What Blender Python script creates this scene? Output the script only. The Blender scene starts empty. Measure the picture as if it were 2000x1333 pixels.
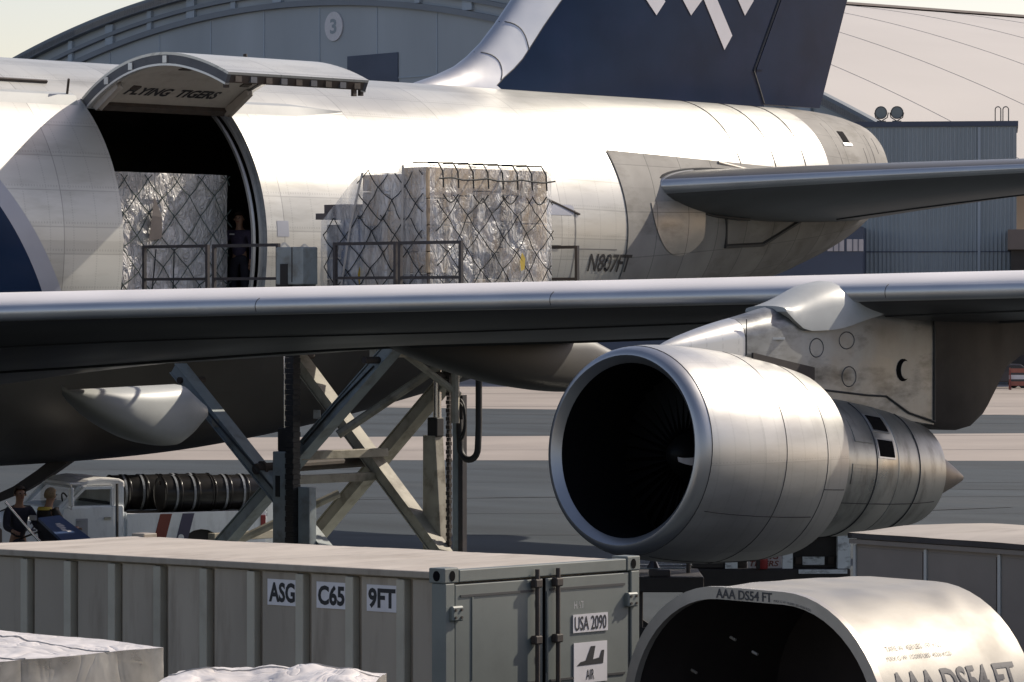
import bpy, bmesh, math, random
from math import sin, cos, pi, radians, sqrt, atan2
from mathutils import Vector, Matrix, noise as mnoise
random.seed(7)
SC = bpy.context.scene
COL = SC.collection

# ------------------------------------------------------------------ camera, sky, sun, exposure
# world: X runs aft along the airplane, -Y is the airplane's left side, Z up
TH = radians(42.7)
CAM = Vector((-2.0, -50.4, 4.9))
DV = Vector((cos(TH), sin(TH), 0))      # horizontal heading of the camera
RV = Vector((sin(TH), -cos(TH), 0))     # to its right
cam = bpy.data.cameras.new("camera"); cam_o = bpy.data.objects.new("camera", cam); COL.objects.link(cam_o)
cam.sensor_width = 36.0; cam.lens = 7200 / 2000 * 36.0
cam.clip_start = 0.5; cam.clip_end = 6000
cam_o.location = CAM
PITCH = math.atan(73.5 / 7200)
cam_o.rotation_euler = (-(DV * cos(PITCH) - Vector((0, 0, sin(PITCH))))).to_track_quat('Z', 'Y').to_euler()
SC.camera = cam_o

SUN = Vector((0.770, -0.206, 0.604)).normalized()
world = bpy.data.worlds.new("World"); SC.world = world; world.use_nodes = True
wn = world.node_tree.nodes; wl = world.node_tree.links
sky = wn.new("ShaderNodeTexSky"); sky.sky_type = 'NISHITA'; sky.sun_disc = False
sky.sun_elevation = math.asin(SUN.z); sky.sun_rotation = atan2(SUN.x, SUN.y)
sky.altitude = 0; sky.air_density = 1.0; sky.dust_density = 0.9; sky.ozone_density = 1.0
bg = wn["Background"]; bg.inputs["Strength"].default_value = 0.105
tint = wn.new("ShaderNodeMix"); tint.data_type = 'RGBA'; tint.blend_type = 'MULTIPLY'; tint.inputs["Factor"].default_value = 1.0
tint.inputs["B"].default_value = (1.19, 1.0, 0.945, 1)          # colour balance of the film
wl.new(sky.outputs[0], tint.inputs["A"]); wl.new(tint.outputs["Result"], bg.inputs[0])
sl = bpy.data.lights.new("sun", 'SUN'); sl.energy = 3.9; sl.angle = radians(0.6); sl.color = (1.0, 0.91, 0.765)
so = bpy.data.objects.new("sun", sl); COL.objects.link(so); so.rotation_euler = SUN.to_track_quat('Z', 'Y').to_euler()
so.location = (60, -30, 60)
vs = SC.view_settings; vs.view_transform = 'Standard'; vs.look = 'None'; vs.exposure = 0.43; vs.gamma = 1.0
SC.cycles.max_bounces = 6; SC.cycles.transparent_max_bounces = 12; SC.cycles.caustics_reflective = False

# ------------------------------------------------------------------ materials
def lin(c):
    return tuple(((v / 12.92) if v <= 0.04045 else ((v + 0.055) / 1.055) ** 2.4) for v in c)

MATS = {}
def mk(name, col, rough=0.5, metal=0.0, var=0.12, vscale=2.0, stretch=(1, 1, 1), dirt=0.0, dcol=(0.02, 0.018, 0.015),
       dscale=1.2, bump=0.0, bscale=30.0, alpha=1.0, spec=0.5, rvar=0.0, dstretch=None, extra=None):
    m = bpy.data.materials.new(name); m.use_nodes = True
    nt = m.node_tree; n = nt.nodes; l = nt.links
    b = n["Principled BSDF"]
    tc = n.new("ShaderNodeTexCoord")
    mp = n.new("ShaderNodeMapping"); mp.inputs["Scale"].default_value = stretch
    l.new(tc.outputs["Object"], mp.inputs[0])
    nz = n.new("ShaderNodeTexNoise"); nz.inputs["Scale"].default_value = vscale; nz.inputs["Detail"].default_value = 6
    l.new(mp.outputs[0], nz.inputs["Vector"])
    rp = n.new("ShaderNodeMapRange"); rp.inputs[1].default_value = 0.3; rp.inputs[2].default_value = 0.7
    rp.inputs[3].default_value = 1 - var; rp.inputs[4].default_value = 1 + var
    l.new(nz.outputs[0], rp.inputs[0])
    mul = n.new("ShaderNodeVectorMath"); mul.operation = 'SCALE'; mul.inputs[0].default_value = col[:3]
    oi = n.new("ShaderNodeObjectInfo"); rr = n.new("ShaderNodeMapRange"); rr.inputs[3].default_value = 0.92; rr.inputs[4].default_value = 1.08
    l.new(oi.outputs["Random"], rr.inputs[0]); pm = n.new("ShaderNodeMath"); pm.operation = 'MULTIPLY'; l.new(rp.outputs[0], pm.inputs[0]); l.new(rr.outputs[0], pm.inputs[1])
    l.new(pm.outputs[0], mul.inputs["Scale"])
    cur = mul.outputs[0]
    if dirt > 0:
        mp2 = n.new("ShaderNodeMapping"); mp2.inputs["Scale"].default_value = dstretch or stretch
        l.new(tc.outputs["Object"], mp2.inputs[0])
        nz2 = n.new("ShaderNodeTexNoise"); nz2.inputs["Scale"].default_value = dscale; nz2.inputs["Detail"].default_value = 8
        nz2.inputs["Roughness"].default_value = 0.65
        l.new(mp2.outputs[0], nz2.inputs["Vector"])
        r2 = n.new("ShaderNodeMapRange"); r2.inputs[1].default_value = 0.5; r2.inputs[2].default_value = 0.72
        r2.inputs[3].default_value = 0; r2.inputs[4].default_value = dirt
        l.new(nz2.outputs[0], r2.inputs[0])
        mx = n.new("ShaderNodeMix"); mx.data_type = 'RGBA'; mx.inputs["B"].default_value = (*dcol, 1)
        l.new(r2.outputs[0], mx.inputs["Factor"]); l.new(cur, mx.inputs["A"]); cur = mx.outputs["Result"]
    hgt = None
    if extra:
        cur, hgt = extra(nt, tc, cur)
    l.new(cur, b.inputs["Base Color"])
    b.inputs["Roughness"].default_value = rough; b.inputs["Metallic"].default_value = metal
    b.inputs["Specular IOR Level"].default_value = spec
    if rvar > 0:
        r3 = n.new("ShaderNodeMapRange"); r3.inputs[1].default_value = 0.3; r3.inputs[2].default_value = 0.7
        r3.inputs[3].default_value = max(0.02, rough - rvar); r3.inputs[4].default_value = rough + rvar
        l.new(nz.outputs[0], r3.inputs[0]); l.new(r3.outputs[0], b.inputs["Roughness"])
    if bump > 0 or hgt is not None:
        bp = n.new("ShaderNodeBump"); bp.inputs["Strength"].default_value = bump if bump > 0 else 0.1
        bp.inputs["Distance"].default_value = 0.02
        if bump > 0:
            nb = n.new("ShaderNodeTexNoise"); nb.inputs["Scale"].default_value = bscale; nb.inputs["Detail"].default_value = 5
            l.new(mp.outputs[0], nb.inputs["Vector"]); src = nb.outputs[0]
            if hgt is not None:
                ad = n.new("ShaderNodeMath"); ad.operation = 'ADD'; l.new(src, ad.inputs[0]); l.new(hgt, ad.inputs[1]); src = ad.outputs[0]
        else:
            src = hgt
        l.new(src, bp.inputs["Height"]); l.new(bp.outputs[0], b.inputs["Normal"])
    if alpha < 1:
        b.inputs["Alpha"].default_value = alpha
    MATS[name] = m
    return m

def mnode(nt, op, a, b=None, c=None):
    nd = nt.nodes.new("ShaderNodeMath"); nd.operation = op
    for i, v in enumerate((a, b, c)):
        if v is None: continue
        if isinstance(v, (int, float)): nd.inputs[i].default_value = v
        else: nt.links.new(v, nd.inputs[i])
    return nd.outputs[0]

def skin_lines(xp=2.54, ap=11.0, zc=5.95, yc=0.0, dark=0.42, rivets=True, width=0.010):
    """seams of sheet metal skin: rings every xp metres, stringer laps every ap degrees, rivet rows between"""
    def f(nt, tc, cur):
        l = nt.links
        sp = nt.nodes.new("ShaderNodeSeparateXYZ"); l.new(tc.outputs["Object"], sp.inputs[0])
        x, y, z = sp.outputs
        def line(v, period, w, off=0.0):
            t = mnode(nt, 'ADD', v, off)
            t = mnode(nt, 'DIVIDE', t, period); t = mnode(nt, 'FRACT', t)
            t = mnode(nt, 'SUBTRACT', t, 0.5); t = mnode(nt, 'ABSOLUTE', t)
            t = mnode(nt, 'SUBTRACT', 0.5, t); t = mnode(nt, 'MULTIPLY', t, period)
            return mnode(nt, 'LESS_THAN', t, w)
        ang = mnode(nt, 'ARCTAN2', mnode(nt, 'SUBTRACT', z, zc), mnode(nt, 'SUBTRACT', y, yc))
        arc = mnode(nt, 'MULTIPLY', ang, 180 / pi)
        ring = line(x, xp, width)
        lap = line(arc, ap, 0.18)
        m = mnode(nt, 'MAXIMUM', ring, mnode(nt, 'MULTIPLY', lap, 0.6))
        if rivets:
            rr = line(x, xp / 5, 0.012, 0.3)
            dots = line(arc, 0.75, 0.20)
            m = mnode(nt, 'MAXIMUM', m, mnode(nt, 'MULTIPLY', mnode(nt, 'MULTIPLY', rr, dots), 0.5))
            ra = line(arc, ap, 0.3, 1.2); dx = line(x, 0.06, 0.012)
            m = mnode(nt, 'MAXIMUM', m, mnode(nt, 'MULTIPLY', mnode(nt, 'MULTIPLY', ra, dx), 0.5))
        fac = mnode(nt, 'MULTIPLY', m, dark)
        # each sheet a slightly different tone
        ci = mnode(nt, 'FLOOR', mnode(nt, 'DIVIDE', x, xp)); ai = mnode(nt, 'FLOOR', mnode(nt, 'DIVIDE', arc, ap))
        cv = nt.nodes.new("ShaderNodeCombineXYZ"); l.new(ci, cv.inputs[0]); l.new(ai, cv.inputs[1])
        wnz = nt.nodes.new("ShaderNodeTexWhiteNoise"); l.new(cv.outputs[0], wnz.inputs["Vector"])
        tone = mnode(nt, 'ADD', mnode(nt, 'MULTIPLY', wnz.outputs["Value"], 0.18), 0.91)
        sc = nt.nodes.new("ShaderNodeVectorMath"); sc.operation = 'SCALE'; l.new(cur, sc.inputs[0]); l.new(tone, sc.inputs["Scale"])
        mx = nt.nodes.new("ShaderNodeMix"); mx.data_type = 'RGBA'; mx.inputs["B"].default_value = (0.05, 0.05, 0.055, 1)
        l.new(fac, mx.inputs["Factor"]); l.new(sc.outputs[0], mx.inputs["A"])
        return mx.outputs["Result"], mnode(nt, 'MULTIPLY', m, -0.15)
    return f

mk("skin", (0.50, 0.495, 0.465), rough=0.40, metal=0.40, var=0.08, vscale=0.9, stretch=(0.5, 1, 2.0), dirt=0.35, dcol=(0.20, 0.18, 0.14), dscale=1.0,
   dstretch=(0.5, 1.5, 2.5), bump=0.03, bscale=1.6, rvar=0.05, extra=skin_lines())
mk("tail_metal", (0.42, 0.40, 0.37), rough=0.42, metal=0.6, var=0.12, vscale=1.2, stretch=(1, 1, 2.5), dirt=0.5, dcol=(0.08, 0.07, 0.055),
   dscale=1.1, dstretch=(0.7, 1, 2.2), bump=0.06, bscale=2.5, rvar=0.08, extra=skin_lines(1.1, 17, 7.2, 0, 0.7, False))
mk("bare_metal", (0.58, 0.58, 0.58), rough=0.36, metal=0.8, var=0.06, vscale=1.0, bump=0.02, bscale=2.0, rvar=0.05)
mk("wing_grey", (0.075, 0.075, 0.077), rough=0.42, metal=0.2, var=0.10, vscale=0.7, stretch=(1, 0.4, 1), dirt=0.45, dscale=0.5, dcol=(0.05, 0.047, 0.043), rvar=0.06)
mk("wing_seam", (0.03, 0.03, 0.03), rough=0.5, var=0.1)
mk("tailplane_grey", (0.15, 0.15, 0.152), rough=0.42, metal=0.45, var=0.12, vscale=0.8, stretch=(1, 0.4, 1), dirt=0.35, dcol=(0.06, 0.055, 0.05), dscale=0.7)
mk("panel_grey", (0.31, 0.295, 0.275), rough=0.7, spec=0.15, var=0.14, vscale=1.2, dirt=0.55, dcol=(0.10, 0.09, 0.07), dscale=1.0, dstretch=(0.7, 1, 2.0), extra=skin_lines(1.1, 17, 7.2, 0, 0.6, False))
mk("fairing_grey", (0.44, 0.45, 0.44), rough=0.42, metal=0.0, var=0.06, vscale=1.5, dirt=0.18, dcol=(0.14, 0.13, 0.12), dscale=1.3)
mk("navy", (0.012, 0.025, 0.058), rough=0.22, var=0.14, vscale=0.8, dirt=0.3, dcol=(0.025, 0.034, 0.08), dscale=0.9, spec=0.06)
mk("stripe_grey", (0.36, 0.37, 0.42), rough=0.35, var=0.05)
mk("emblem_white", (0.62, 0.60, 0.64), rough=0.4, var=0.04)
mk("belly", (0.06, 0.057, 0.052), rough=0.5, metal=0.3, var=0.14, vscale=0.8, dirt=0.4, dcol=(0.05, 0.045, 0.04), dscale=0.9, extra=skin_lines(2.54, 11.0, 5.95, 0, 0.3, False))  # skin colour darkened to carry the shade below the fuselage
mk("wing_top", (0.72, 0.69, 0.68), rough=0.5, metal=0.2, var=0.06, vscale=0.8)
mk("fairing_shaded", (0.07, 0.068, 0.064), rough=0.5, var=0.1, vscale=1.2, dirt=0.2, dcol=(0.06, 0.055, 0.05), dscale=1.4)  # fairing grey darkened to paint in the wing's shade on the outboard pod
mk("nacelle", (0.52, 0.515, 0.50), rough=0.38, metal=0.65, var=0.07, vscale=1.0, dirt=0.28, dcol=(0.17, 0.15, 0.12), dscale=1.1,
   dstretch=(0.35, 1.5, 1.5), bump=0.03, bscale=1.8, rvar=0.06, extra=skin_lines(1.38, 60, 2.95, -20.87, 0.3, True, 0.004))
mk("core_metal", (0.40, 0.405, 0.39), rough=0.36, metal=0.75, var=0.16, vscale=1.4, dirt=0.6, dcol=(0.06, 0.052, 0.042), dscale=1.7,
   dstretch=(2.2, 0.8, 0.8), bump=0.05, bscale=3.5, rvar=0.1)
mk("pylon_metal", (0.27, 0.278, 0.28), rough=0.42, metal=0.6, var=0.30, vscale=2.0, dirt=0.9, dcol=(0.035, 0.033, 0.03), dscale=1.5,
   dstretch=(0.6, 1, 1.6), bump=0.05, bscale=3.0, rvar=0.1)
mk("plug_metal", (0.17, 0.145, 0.125), rough=0.5, metal=0.5, var=0.15, vscale=3)
mk("rim_grey", (0.09, 0.092, 0.095), rough=0.5, metal=0.4, var=0.2, vscale=5)
mk("soot", (0.035, 0.030, 0.030), rough=0.6, metal=0.2, var=0.35, vscale=1.6, dirt=0.4, dcol=(0.08, 0.07, 0.06), dscale=1.8)
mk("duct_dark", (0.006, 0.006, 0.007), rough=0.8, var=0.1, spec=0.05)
mk("lip_grey", (0.38, 0.38, 0.385), rough=0.36, metal=0.85, var=0.08, vscale=2)
mk("seam", (0.04, 0.04, 0.042), rough=0.6, var=0.1)
mk("seam_soft", (0.17, 0.165, 0.16), rough=0.6, var=0.1)
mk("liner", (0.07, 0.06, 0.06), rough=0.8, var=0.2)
mk("door_liner", (0.36, 0.33, 0.30), rough=0.6, var=0.10, vscale=2.0, dirt=0.4, dcol=(0.10, 0.08, 0.06), dscale=2.0)
mk("door_edge", (0.075, 0.08, 0.095), rough=0.5, metal=0.2, var=0.2, vscale=4, dirt=0.3, dscale=4)
mk("frame_metal", (0.30, 0.32, 0.35), rough=0.4, metal=0.4, var=0.15, vscale=4, dirt=0.4, dscale=5)
mk("black_ink", (0.012, 0.012, 0.016), rough=0.6, var=0.1)
mk("reg_ink", (0.05, 0.048, 0.055), rough=0.5, var=0.15)
mk("asphalt", (0.029, 0.037, 0.043), rough=0.85, var=0.30, vscale=0.35, stretch=(1, 0.35, 1), dirt=0.5, dcol=(0.058, 0.063, 0.066), dscale=0.16,
   dstretch=(1.6, 0.3, 1), bump=0.25, bscale=22, spec=0.3)
mk("tar", (0.022, 0.024, 0.026), rough=0.8, var=0.3, vscale=1.0)
mk("concrete", (0.33, 0.285, 0.25), rough=0.85, var=0.12, vscale=0.15, dirt=0.3, dcol=(0.17, 0.15, 0.14), dscale=0.08, bump=0.2, bscale=15, spec=0.3)
mk("hangar_wall", (0.36, 0.39, 0.415), rough=0.7, var=0.10, vscale=0.15, stretch=(1, 1, 0.3), dirt=0.2, dcol=(0.22, 0.26, 0.30), dscale=0.08)
mk("fascia_blue", (0.19, 0.21, 0.235), rough=0.7, var=0.08, vscale=0.2)
mk("hangar_rib", (0.36, 0.41, 0.46), rough=0.7, var=0.08, vscale=0.2)
mk("hangar_roof", (0.43, 0.40, 0.375), rough=0.7, var=0.05, vscale=0.08, stretch=(0.4, 1, 1), dirt=0.2, dcol=(0.38, 0.34, 0.31), dscale=0.05)
mk("roof_ridge", (0.33, 0.285, 0.255), rough=0.7, var=0.05, vscale=0.1)
mk("annex_steel", (0.285, 0.325, 0.35), rough=0.6, var=0.12, vscale=0.3, stretch=(3, 3, 0.2), dirt=0.25, dcol=(0.15, 0.19, 0.24), dscale=0.2)
mk("dark_wall", (0.075, 0.09, 0.13), rough=0.7, var=0.12, vscale=0.3)
mk("brown_wall", (0.14, 0.115, 0.105), rough=0.7, var=0.15, vscale=0.4)
mk("window_pale", (0.50, 0.46, 0.47), rough=0.25, var=0.05)
mk("container", (0.33, 0.285, 0.23), rough=0.55, var=0.14, vscale=1.5, stretch=(1, 1, 0.35), dirt=0.55, dcol=(0.15, 0.115, 0.085), dscale=2.2,
   dstretch=(2.4, 2.4, 0.35), bump=0.12, bscale=5)
mk("container_light", (0.40, 0.37, 0.30), rough=0.55, var=0.09, vscale=1.5, dirt=0.30, dcol=(0.16, 0.13, 0.10), dscale=2.5)
mk("container_roof", (0.40, 0.355, 0.31), rough=0.7, var=0.14, vscale=1.2, stretch=(0.5, 1.6, 1), dirt=0.55, dcol=(0.22, 0.18, 0.145), dscale=2.2, bump=0.15, bscale=7)
mk("container_door", (0.15, 0.165, 0.155), rough=0.5, var=0.08, vscale=1.5, dirt=0.3, dcol=(0.08, 0.085, 0.08), dscale=2.2, bump=0.04, bscale=8)
mk("rust_dark", (0.045, 0.035, 0.03), rough=0.75, var=0.3, vscale=6, dirt=0.4, dcol=(0.09, 0.05, 0.03), dscale=5)
mk("plate_white", (0.62, 0.60, 0.62), rough=0.5, var=0.06, vscale=4, dirt=0.2, dcol=(0.40, 0.38, 0.36), dscale=5)
mk("igloo_metal", (0.40, 0.375, 0.335), rough=0.55, metal=0.35, var=0.08, vscale=2.0, dirt=0.35, dcol=(0.25, 0.22, 0.18), dscale=2.0, bump=0.12, bscale=3.2, rvar=0.1)
mk("igloo_rim", (0.44, 0.405, 0.365), rough=0.4, metal=0.45, var=0.1, vscale=3, dirt=0.3, dcol=(0.22, 0.19, 0.16), dscale=4)
mk("igloo_inside", (0.025, 0.018, 0.017), rough=0.8, var=0.3)
mk("tan_box", (0.21, 0.185, 0.165), rough=0.6, var=0.08, vscale=1.2, dirt=0.25, dcol=(0.12, 0.10, 0.09), dscale=1.6)
mk("loader_grey", (0.25, 0.285, 0.295), rough=0.55, var=0.12, vscale=3, dirt=0.7, dcol=(0.10, 0.085, 0.06), dscale=2.6, bump=0.05, bscale=12)
mk("loader_cream", (0.33, 0.305, 0.245), rough=0.6, var=0.2, vscale=3, dirt=0.9, dcol=(0.11, 0.09, 0.06), dscale=2.8, bump=0.05, bscale=12)
mk("chrome", (0.7, 0.7, 0.7), rough=0.15, metal=1.0, var=0.03)
mk("black_rubber", (0.016, 0.015, 0.015), rough=0.6, var=0.2)
mk("rail_dark", (0.035, 0.032, 0.035), rough=0.55, var=0.2, dirt=0.3, dcol=(0.10, 0.07, 0.05), dscale=8)
mk("carton", (0.40, 0.325, 0.25), rough=0.8, var=0.16, vscale=2.2, dirt=0.2, dcol=(0.25, 0.17, 0.10), dscale=3)
mk("carton_pale", (0.50, 0.40, 0.29), rough=0.8, var=0.14, vscale=2.2, dirt=0.2, dcol=(0.3, 0.22, 0.15), dscale=3)
mk("carton_dark", (0.10, 0.085, 0.085), rough=0.8, var=0.2, vscale=3)
mk("blue_wrap", (0.10, 0.14, 0.24), rough=0.4, var=0.25, vscale=3, bump=0.4, bscale=9)
mk("net_cord", (0.020, 0.024, 0.026), rough=0.8, var=0.2)
mk("net_cord_green", (0.055, 0.075, 0.070), rough=0.8, var=0.2)
mk("strap", (0.38, 0.36, 0.34), rough=0.6, var=0.15, vscale=8)
mk("pallet_alu", (0.35, 0.35, 0.35), rough=0.45, metal=0.6, var=0.1)
def film(name, col, alpha, rough=0.22, bs=7.0, bump=0.7, stretch=(1, 1, 1), patch=0.25, streak=False, crease=0.10):
    m = mk(name, col, rough=rough, var=0.12, vscale=4, bump=bump, bscale=bs, stretch=stretch, spec=0.6)
    nt = m.node_tree; b = nt.nodes["Principled BSDF"]
    tc = nt.nodes.new("ShaderNodeTexCoord"); nz = nt.nodes.new("ShaderNodeTexNoise"); nz.inputs["Scale"].default_value = 2.2
    nz.inputs["Detail"].default_value = 7; nz.inputs["Distortion"].default_value = 0.8
    for nd in nt.nodes:
        if nd.type == 'BUMP': bpn = nd
    n1 = nt.nodes.new("ShaderNodeTexNoise"); n1.inputs["Scale"].default_value = bs; n1.inputs["Detail"].default_value = 3; n1.inputs["Distortion"].default_value = 1.4
    mpb = nt.nodes.new("ShaderNodeMapping"); mpb.inputs["Scale"].default_value = (1.3, 1.3, 0.75); mpb.inputs["Rotation"].default_value = (0.3, 0.35, 0.2)
    nt.links.new(tc.outputs["Object"], mpb.inputs[0]); nt.links.new(mpb.outputs[0], n1.inputs["Vector"])
    rdg = mnode(nt, 'ABSOLUTE', mnode(nt, 'SUBTRACT', n1.outputs[0], 0.5)); rdg = mnode(nt, 'POWER', rdg, 0.6)
    nt.links.new(rdg, bpn.inputs["Height"]); bpn.inputs["Distance"].default_value = crease; bpn.inputs["Strength"].default_value = 1.0
    mpf = nt.nodes.new("ShaderNodeMapping"); mpf.inputs["Rotation"].default_value = (0.5, 0.6, 0.0) if streak else (0, 0, 0)
    mpf.inputs["Scale"].default_value = (2.2, 2.2, 0.5) if streak else (1, 1, 1)
    nt.links.new(tc.outputs["Object"], mpf.inputs[0]); nt.links.new(mpf.outputs[0], nz.inputs["Vector"])
    mr = nt.nodes.new("ShaderNodeMapRange"); mr.inputs[1].default_value = 0.35; mr.inputs[2].default_value = 0.68
    mr.inputs[3].default_value = max(0, alpha - patch); mr.inputs[4].default_value = min(1, alpha + patch)
    nt.links.new(nz.outputs[0], mr.inputs[0]); nt.links.new(mr.outputs[0], b.inputs["Alpha"])
    return m
film("clear_film", (0.66, 0.66, 0.67), 0.52, rough=0.36, bs=4.0, bump=1.0, patch=0.30, streak=True, crease=0.06)
film("silver_film", (0.64, 0.62, 0.62), 0.90, rough=0.36, bs=4.5, bump=1.0, patch=0.10, crease=0.09)
film("side_film", (0.50, 0.47, 0.43), 0.55, rough=0.3, bs=1.6, bump=0.6, patch=0.25, crease=0.018)
mk("carton_green", (0.13, 0.125, 0.10), rough=0.8, var=0.2, vscale=2)
film("white_film", (0.68, 0.63, 0.60), 0.95, rough=0.38, bs=1.5, bump=0.6, patch=0.05, crease=0.035)
mk("truck_white", (0.82, 0.85, 0.86), rough=0.4, var=0.06, vscale=2, dirt=0.3, dcol=(0.20, 0.19, 0.18), dscale=2.4, dstretch=(2, 2, 0.6))
mk("truck_roof", (0.80, 0.78, 0.75), rough=0.35, var=0.04)
mk("stripe_red", (0.20, 0.045, 0.03), rough=0.45, var=0.1)
mk("stripe_purple", (0.075, 0.07, 0.12), rough=0.45, var=0.1)
mk("drum_black", (0.016, 0.015, 0.015), rough=0.28, var=0.3, vscale=5, bump=0.06, bscale=5, dirt=0.25, dcol=(0.06, 0.05, 0.045), dscale=5)
mk("glass", (0.05, 0.06, 0.065), rough=0.05, var=0.02, alpha=0.28)
mk("tyre", (0.014, 0.013, 0.013), rough=0.8, var=0.2)
mk("blue_paint", (0.045, 0.085, 0.20), rough=0.4, var=0.12, vscale=3)
mk("navy_cloth", (0.022, 0.022, 0.036), rough=0.9, var=0.25, vscale=8)
mk("purple_cloth", (0.055, 0.045, 0.085), rough=0.9, var=0.2, vscale=8)
mk("white_cloth", (0.45, 0.44, 0.46), rough=0.9, var=0.15, vscale=8)
mk("body_skin", (0.30, 0.17, 0.115), rough=0.55, var=0.08, vscale=10)
mk("hair_brown", (0.035, 0.022, 0.014), rough=0.7, var=0.3, vscale=30)
mk("hair_fair", (0.22, 0.15, 0.08), rough=0.7, var=0.3, vscale=30)
mk("yellow", (0.45, 0.32, 0.04), rough=0.6, var=0.1)
mk("red", (0.22, 0.02, 0.02), rough=0.45, var=0.15)
mk("car_grey", (0.18, 0.21, 0.22), rough=0.3, var=0.05)
mk("car_dark", (0.03, 0.028, 0.035), rough=0.35, var=0.1)
mk("barricade", (0.30, 0.10, 0.07), rough=0.6, var=0.15, vscale=3)
mk("scuffed_white", (0.72, 0.76, 0.78), rough=0.55, var=0.1, vscale=3, dirt=0.95, dcol=(0.03, 0.03, 0.03), dscale=5.0, dstretch=(1, 1, 2.2))
mk("fan_black", (0.002, 0.002, 0.002), spec=0.2, rough=0.6, var=0.2)
mk("equip_black", (0.018, 0.015, 0.015), rough=0.6, var=0.3, vscale=3)
mk("lamp_dark", (0.05, 0.055, 0.06), rough=0.4, var=0.1)

# ------------------------------------------------------------------ building helpers
class MB:
    def __init__(s): s.v = []; s.f = []
    def add(s, vs, fs):
        o = len(s.v); s.v += [tuple(p) for p in vs]; s.f += [tuple(i + o for i in f) for f in fs]; return s
    def box(s, c, d, M=None):
        x, y, z = (q / 2 for q in d); c = Vector(c)
        vs = [Vector((i * x, j * y, k * z)) for i in (-1, 1) for j in (-1, 1) for k in (-1, 1)]
        if M is not None: vs = [M @ p for p in vs]
        s.add([p + c for p in vs], [(0, 1, 3, 2), (4, 6, 7, 5), (0, 4, 5, 1), (2, 3, 7, 6), (0, 2, 6, 4), (1, 5, 7, 3)]); return s
    def frame(s, o, U, V, W, du, dv, dw):
        """box spanned from o along unit vectors U, V, W"""
        o = Vector(o); vs = [o + U * (i * du) + V * (j * dv) + W * (k * dw) for i in (0, 1) for j in (0, 1) for k in (0, 1)]
        fs = [(0, 1, 3, 2), (4, 6, 7, 5), (0, 4, 5, 1), (2, 3, 7, 6), (0, 2, 6, 4), (1, 5, 7, 3)]
        if U.cross(V).dot(W) < 0: fs = [f[::-1] for f in fs]
        s.add(vs, fs); return s
    def beam(s, p, q, w, h, up=Vector((0, 0, 1))):
        p = Vector(p); q = Vector(q); t = (q - p).normalized(); a = t.cross(up)
        if a.length < 1e-4: a = t.cross(Vector((1, 0, 0)))
        a.normalize(); b = a.cross(t)
        vs = []
        for e in (p, q):
            for i, j in ((-1, -1), (1, -1), (1, 1), (-1, 1)): vs.append(e + a * (i * w / 2) + b * (j * h / 2))
        s.add(vs, [(0, 1, 2, 3), (7, 6, 5, 4), (0, 4, 5, 1), (1, 5, 6, 2), (2, 6, 7, 3), (3, 7, 4, 0)]); return s
    def tube(s, pts, r, n=8, cap=True):
        pts = [Vector(p) for p in pts]; rs = r if isinstance(r, (list, tuple)) else [r] * len(pts)
        vs = []; fs = []; pa = None
        for i, p in enumerate(pts):
            t = (pts[min(i + 1, len(pts) - 1)] - pts[max(i - 1, 0)]).normalized()
            if pa is None:
                a = t.cross(Vector((0, 0, 1)))
                if a.length < 1e-3: a = t.cross(Vector((1, 0, 0)))
            else: a = pa - t * pa.dot(t)
            a.normalize(); pa = a; b = t.cross(a)
            for k in range(n):
                w = 2 * pi * k / n; vs.append(p + a * (cos(w) * rs[i]) + b * (sin(w) * rs[i]))
        for i in range(len(pts) - 1):
            for k in range(n):
                k2 = (k + 1) % n; fs.append((i * n + k, i * n + k2, (i + 1) * n + k2, (i + 1) * n + k))
        if cap: fs.append(tuple(range(n - 1, -1, -1))); fs.append(tuple(range((len(pts) - 1) * n, len(pts) * n)))
        s.add(vs, fs); return s
    def lathe(s, prof, O, A, n=48, a0=0.0, a1=2 * pi):
        O = Vector(O); A = Vector(A).normalized(); e1 = A.cross(Vector((0, 0, 1)))
        if e1.length < 1e-3: e1 = Vector((1, 0, 0))
        e1.normalize(); e2 = e1.cross(A)
        full = abs(a1 - a0 - 2 * pi) < 1e-6; m = n if full else n + 1
        vs = []; fs = []
        for (x, r) in prof:
            for k in range(m):
                w = a0 + (a1 - a0) * k / n; vs.append(O + A * x + e1 * (r * cos(w)) + e2 * (r * sin(w)))
        for i in range(len(prof) - 1):
            for k in range(n):
                k2 = (k + 1) % m; fs.append((i * m + k, (i + 1) * m + k, (i + 1) * m + k2, i * m + k2))
        s.add(vs, fs); return s
    def loft(s, rings, cap=True, close=True):
        n = len(rings[0]); vs = [p for rg in rings for p in rg]; fs = []
        for i in range(len(rings) - 1):
            for k in range(n if close else n - 1):
                k2 = (k + 1) % n; fs.append((i * n + k, i * n + k2, (i + 1) * n + k2, (i + 1) * n + k))
        if cap: fs.append(tuple(range(n - 1, -1, -1))); fs.append(tuple(range((len(rings) - 1) * n, len(rings) * n)))
        s.add(vs, fs); return s
    def prism(s, poly, o, U, V, W, t):
        """polygon (u, v) in plane o+uU+vV, thickness t along W"""
        o = Vector(o); n = len(poly)
        a = [o + U * u + V * v for u, v in poly]; b = [p + W * t for p in a]
        fs = [tuple(range(n))[::-1], tuple(range(n, 2 * n))] + [(i, (i + 1) % n, n + (i + 1) % n, n + i) for i in range(n)]
        s.add(a + b, fs); return s
    def grid(s, fn, us, vs_):
        vs = [fn(u, v) for u in us for v in vs_]; m = len(vs_)
        s.add(vs, [(i * m + j, (i + 1) * m + j, (i + 1) * m + j + 1, i * m + j + 1) for i in range(len(us) - 1) for j in range(m - 1)]); return s
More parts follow.
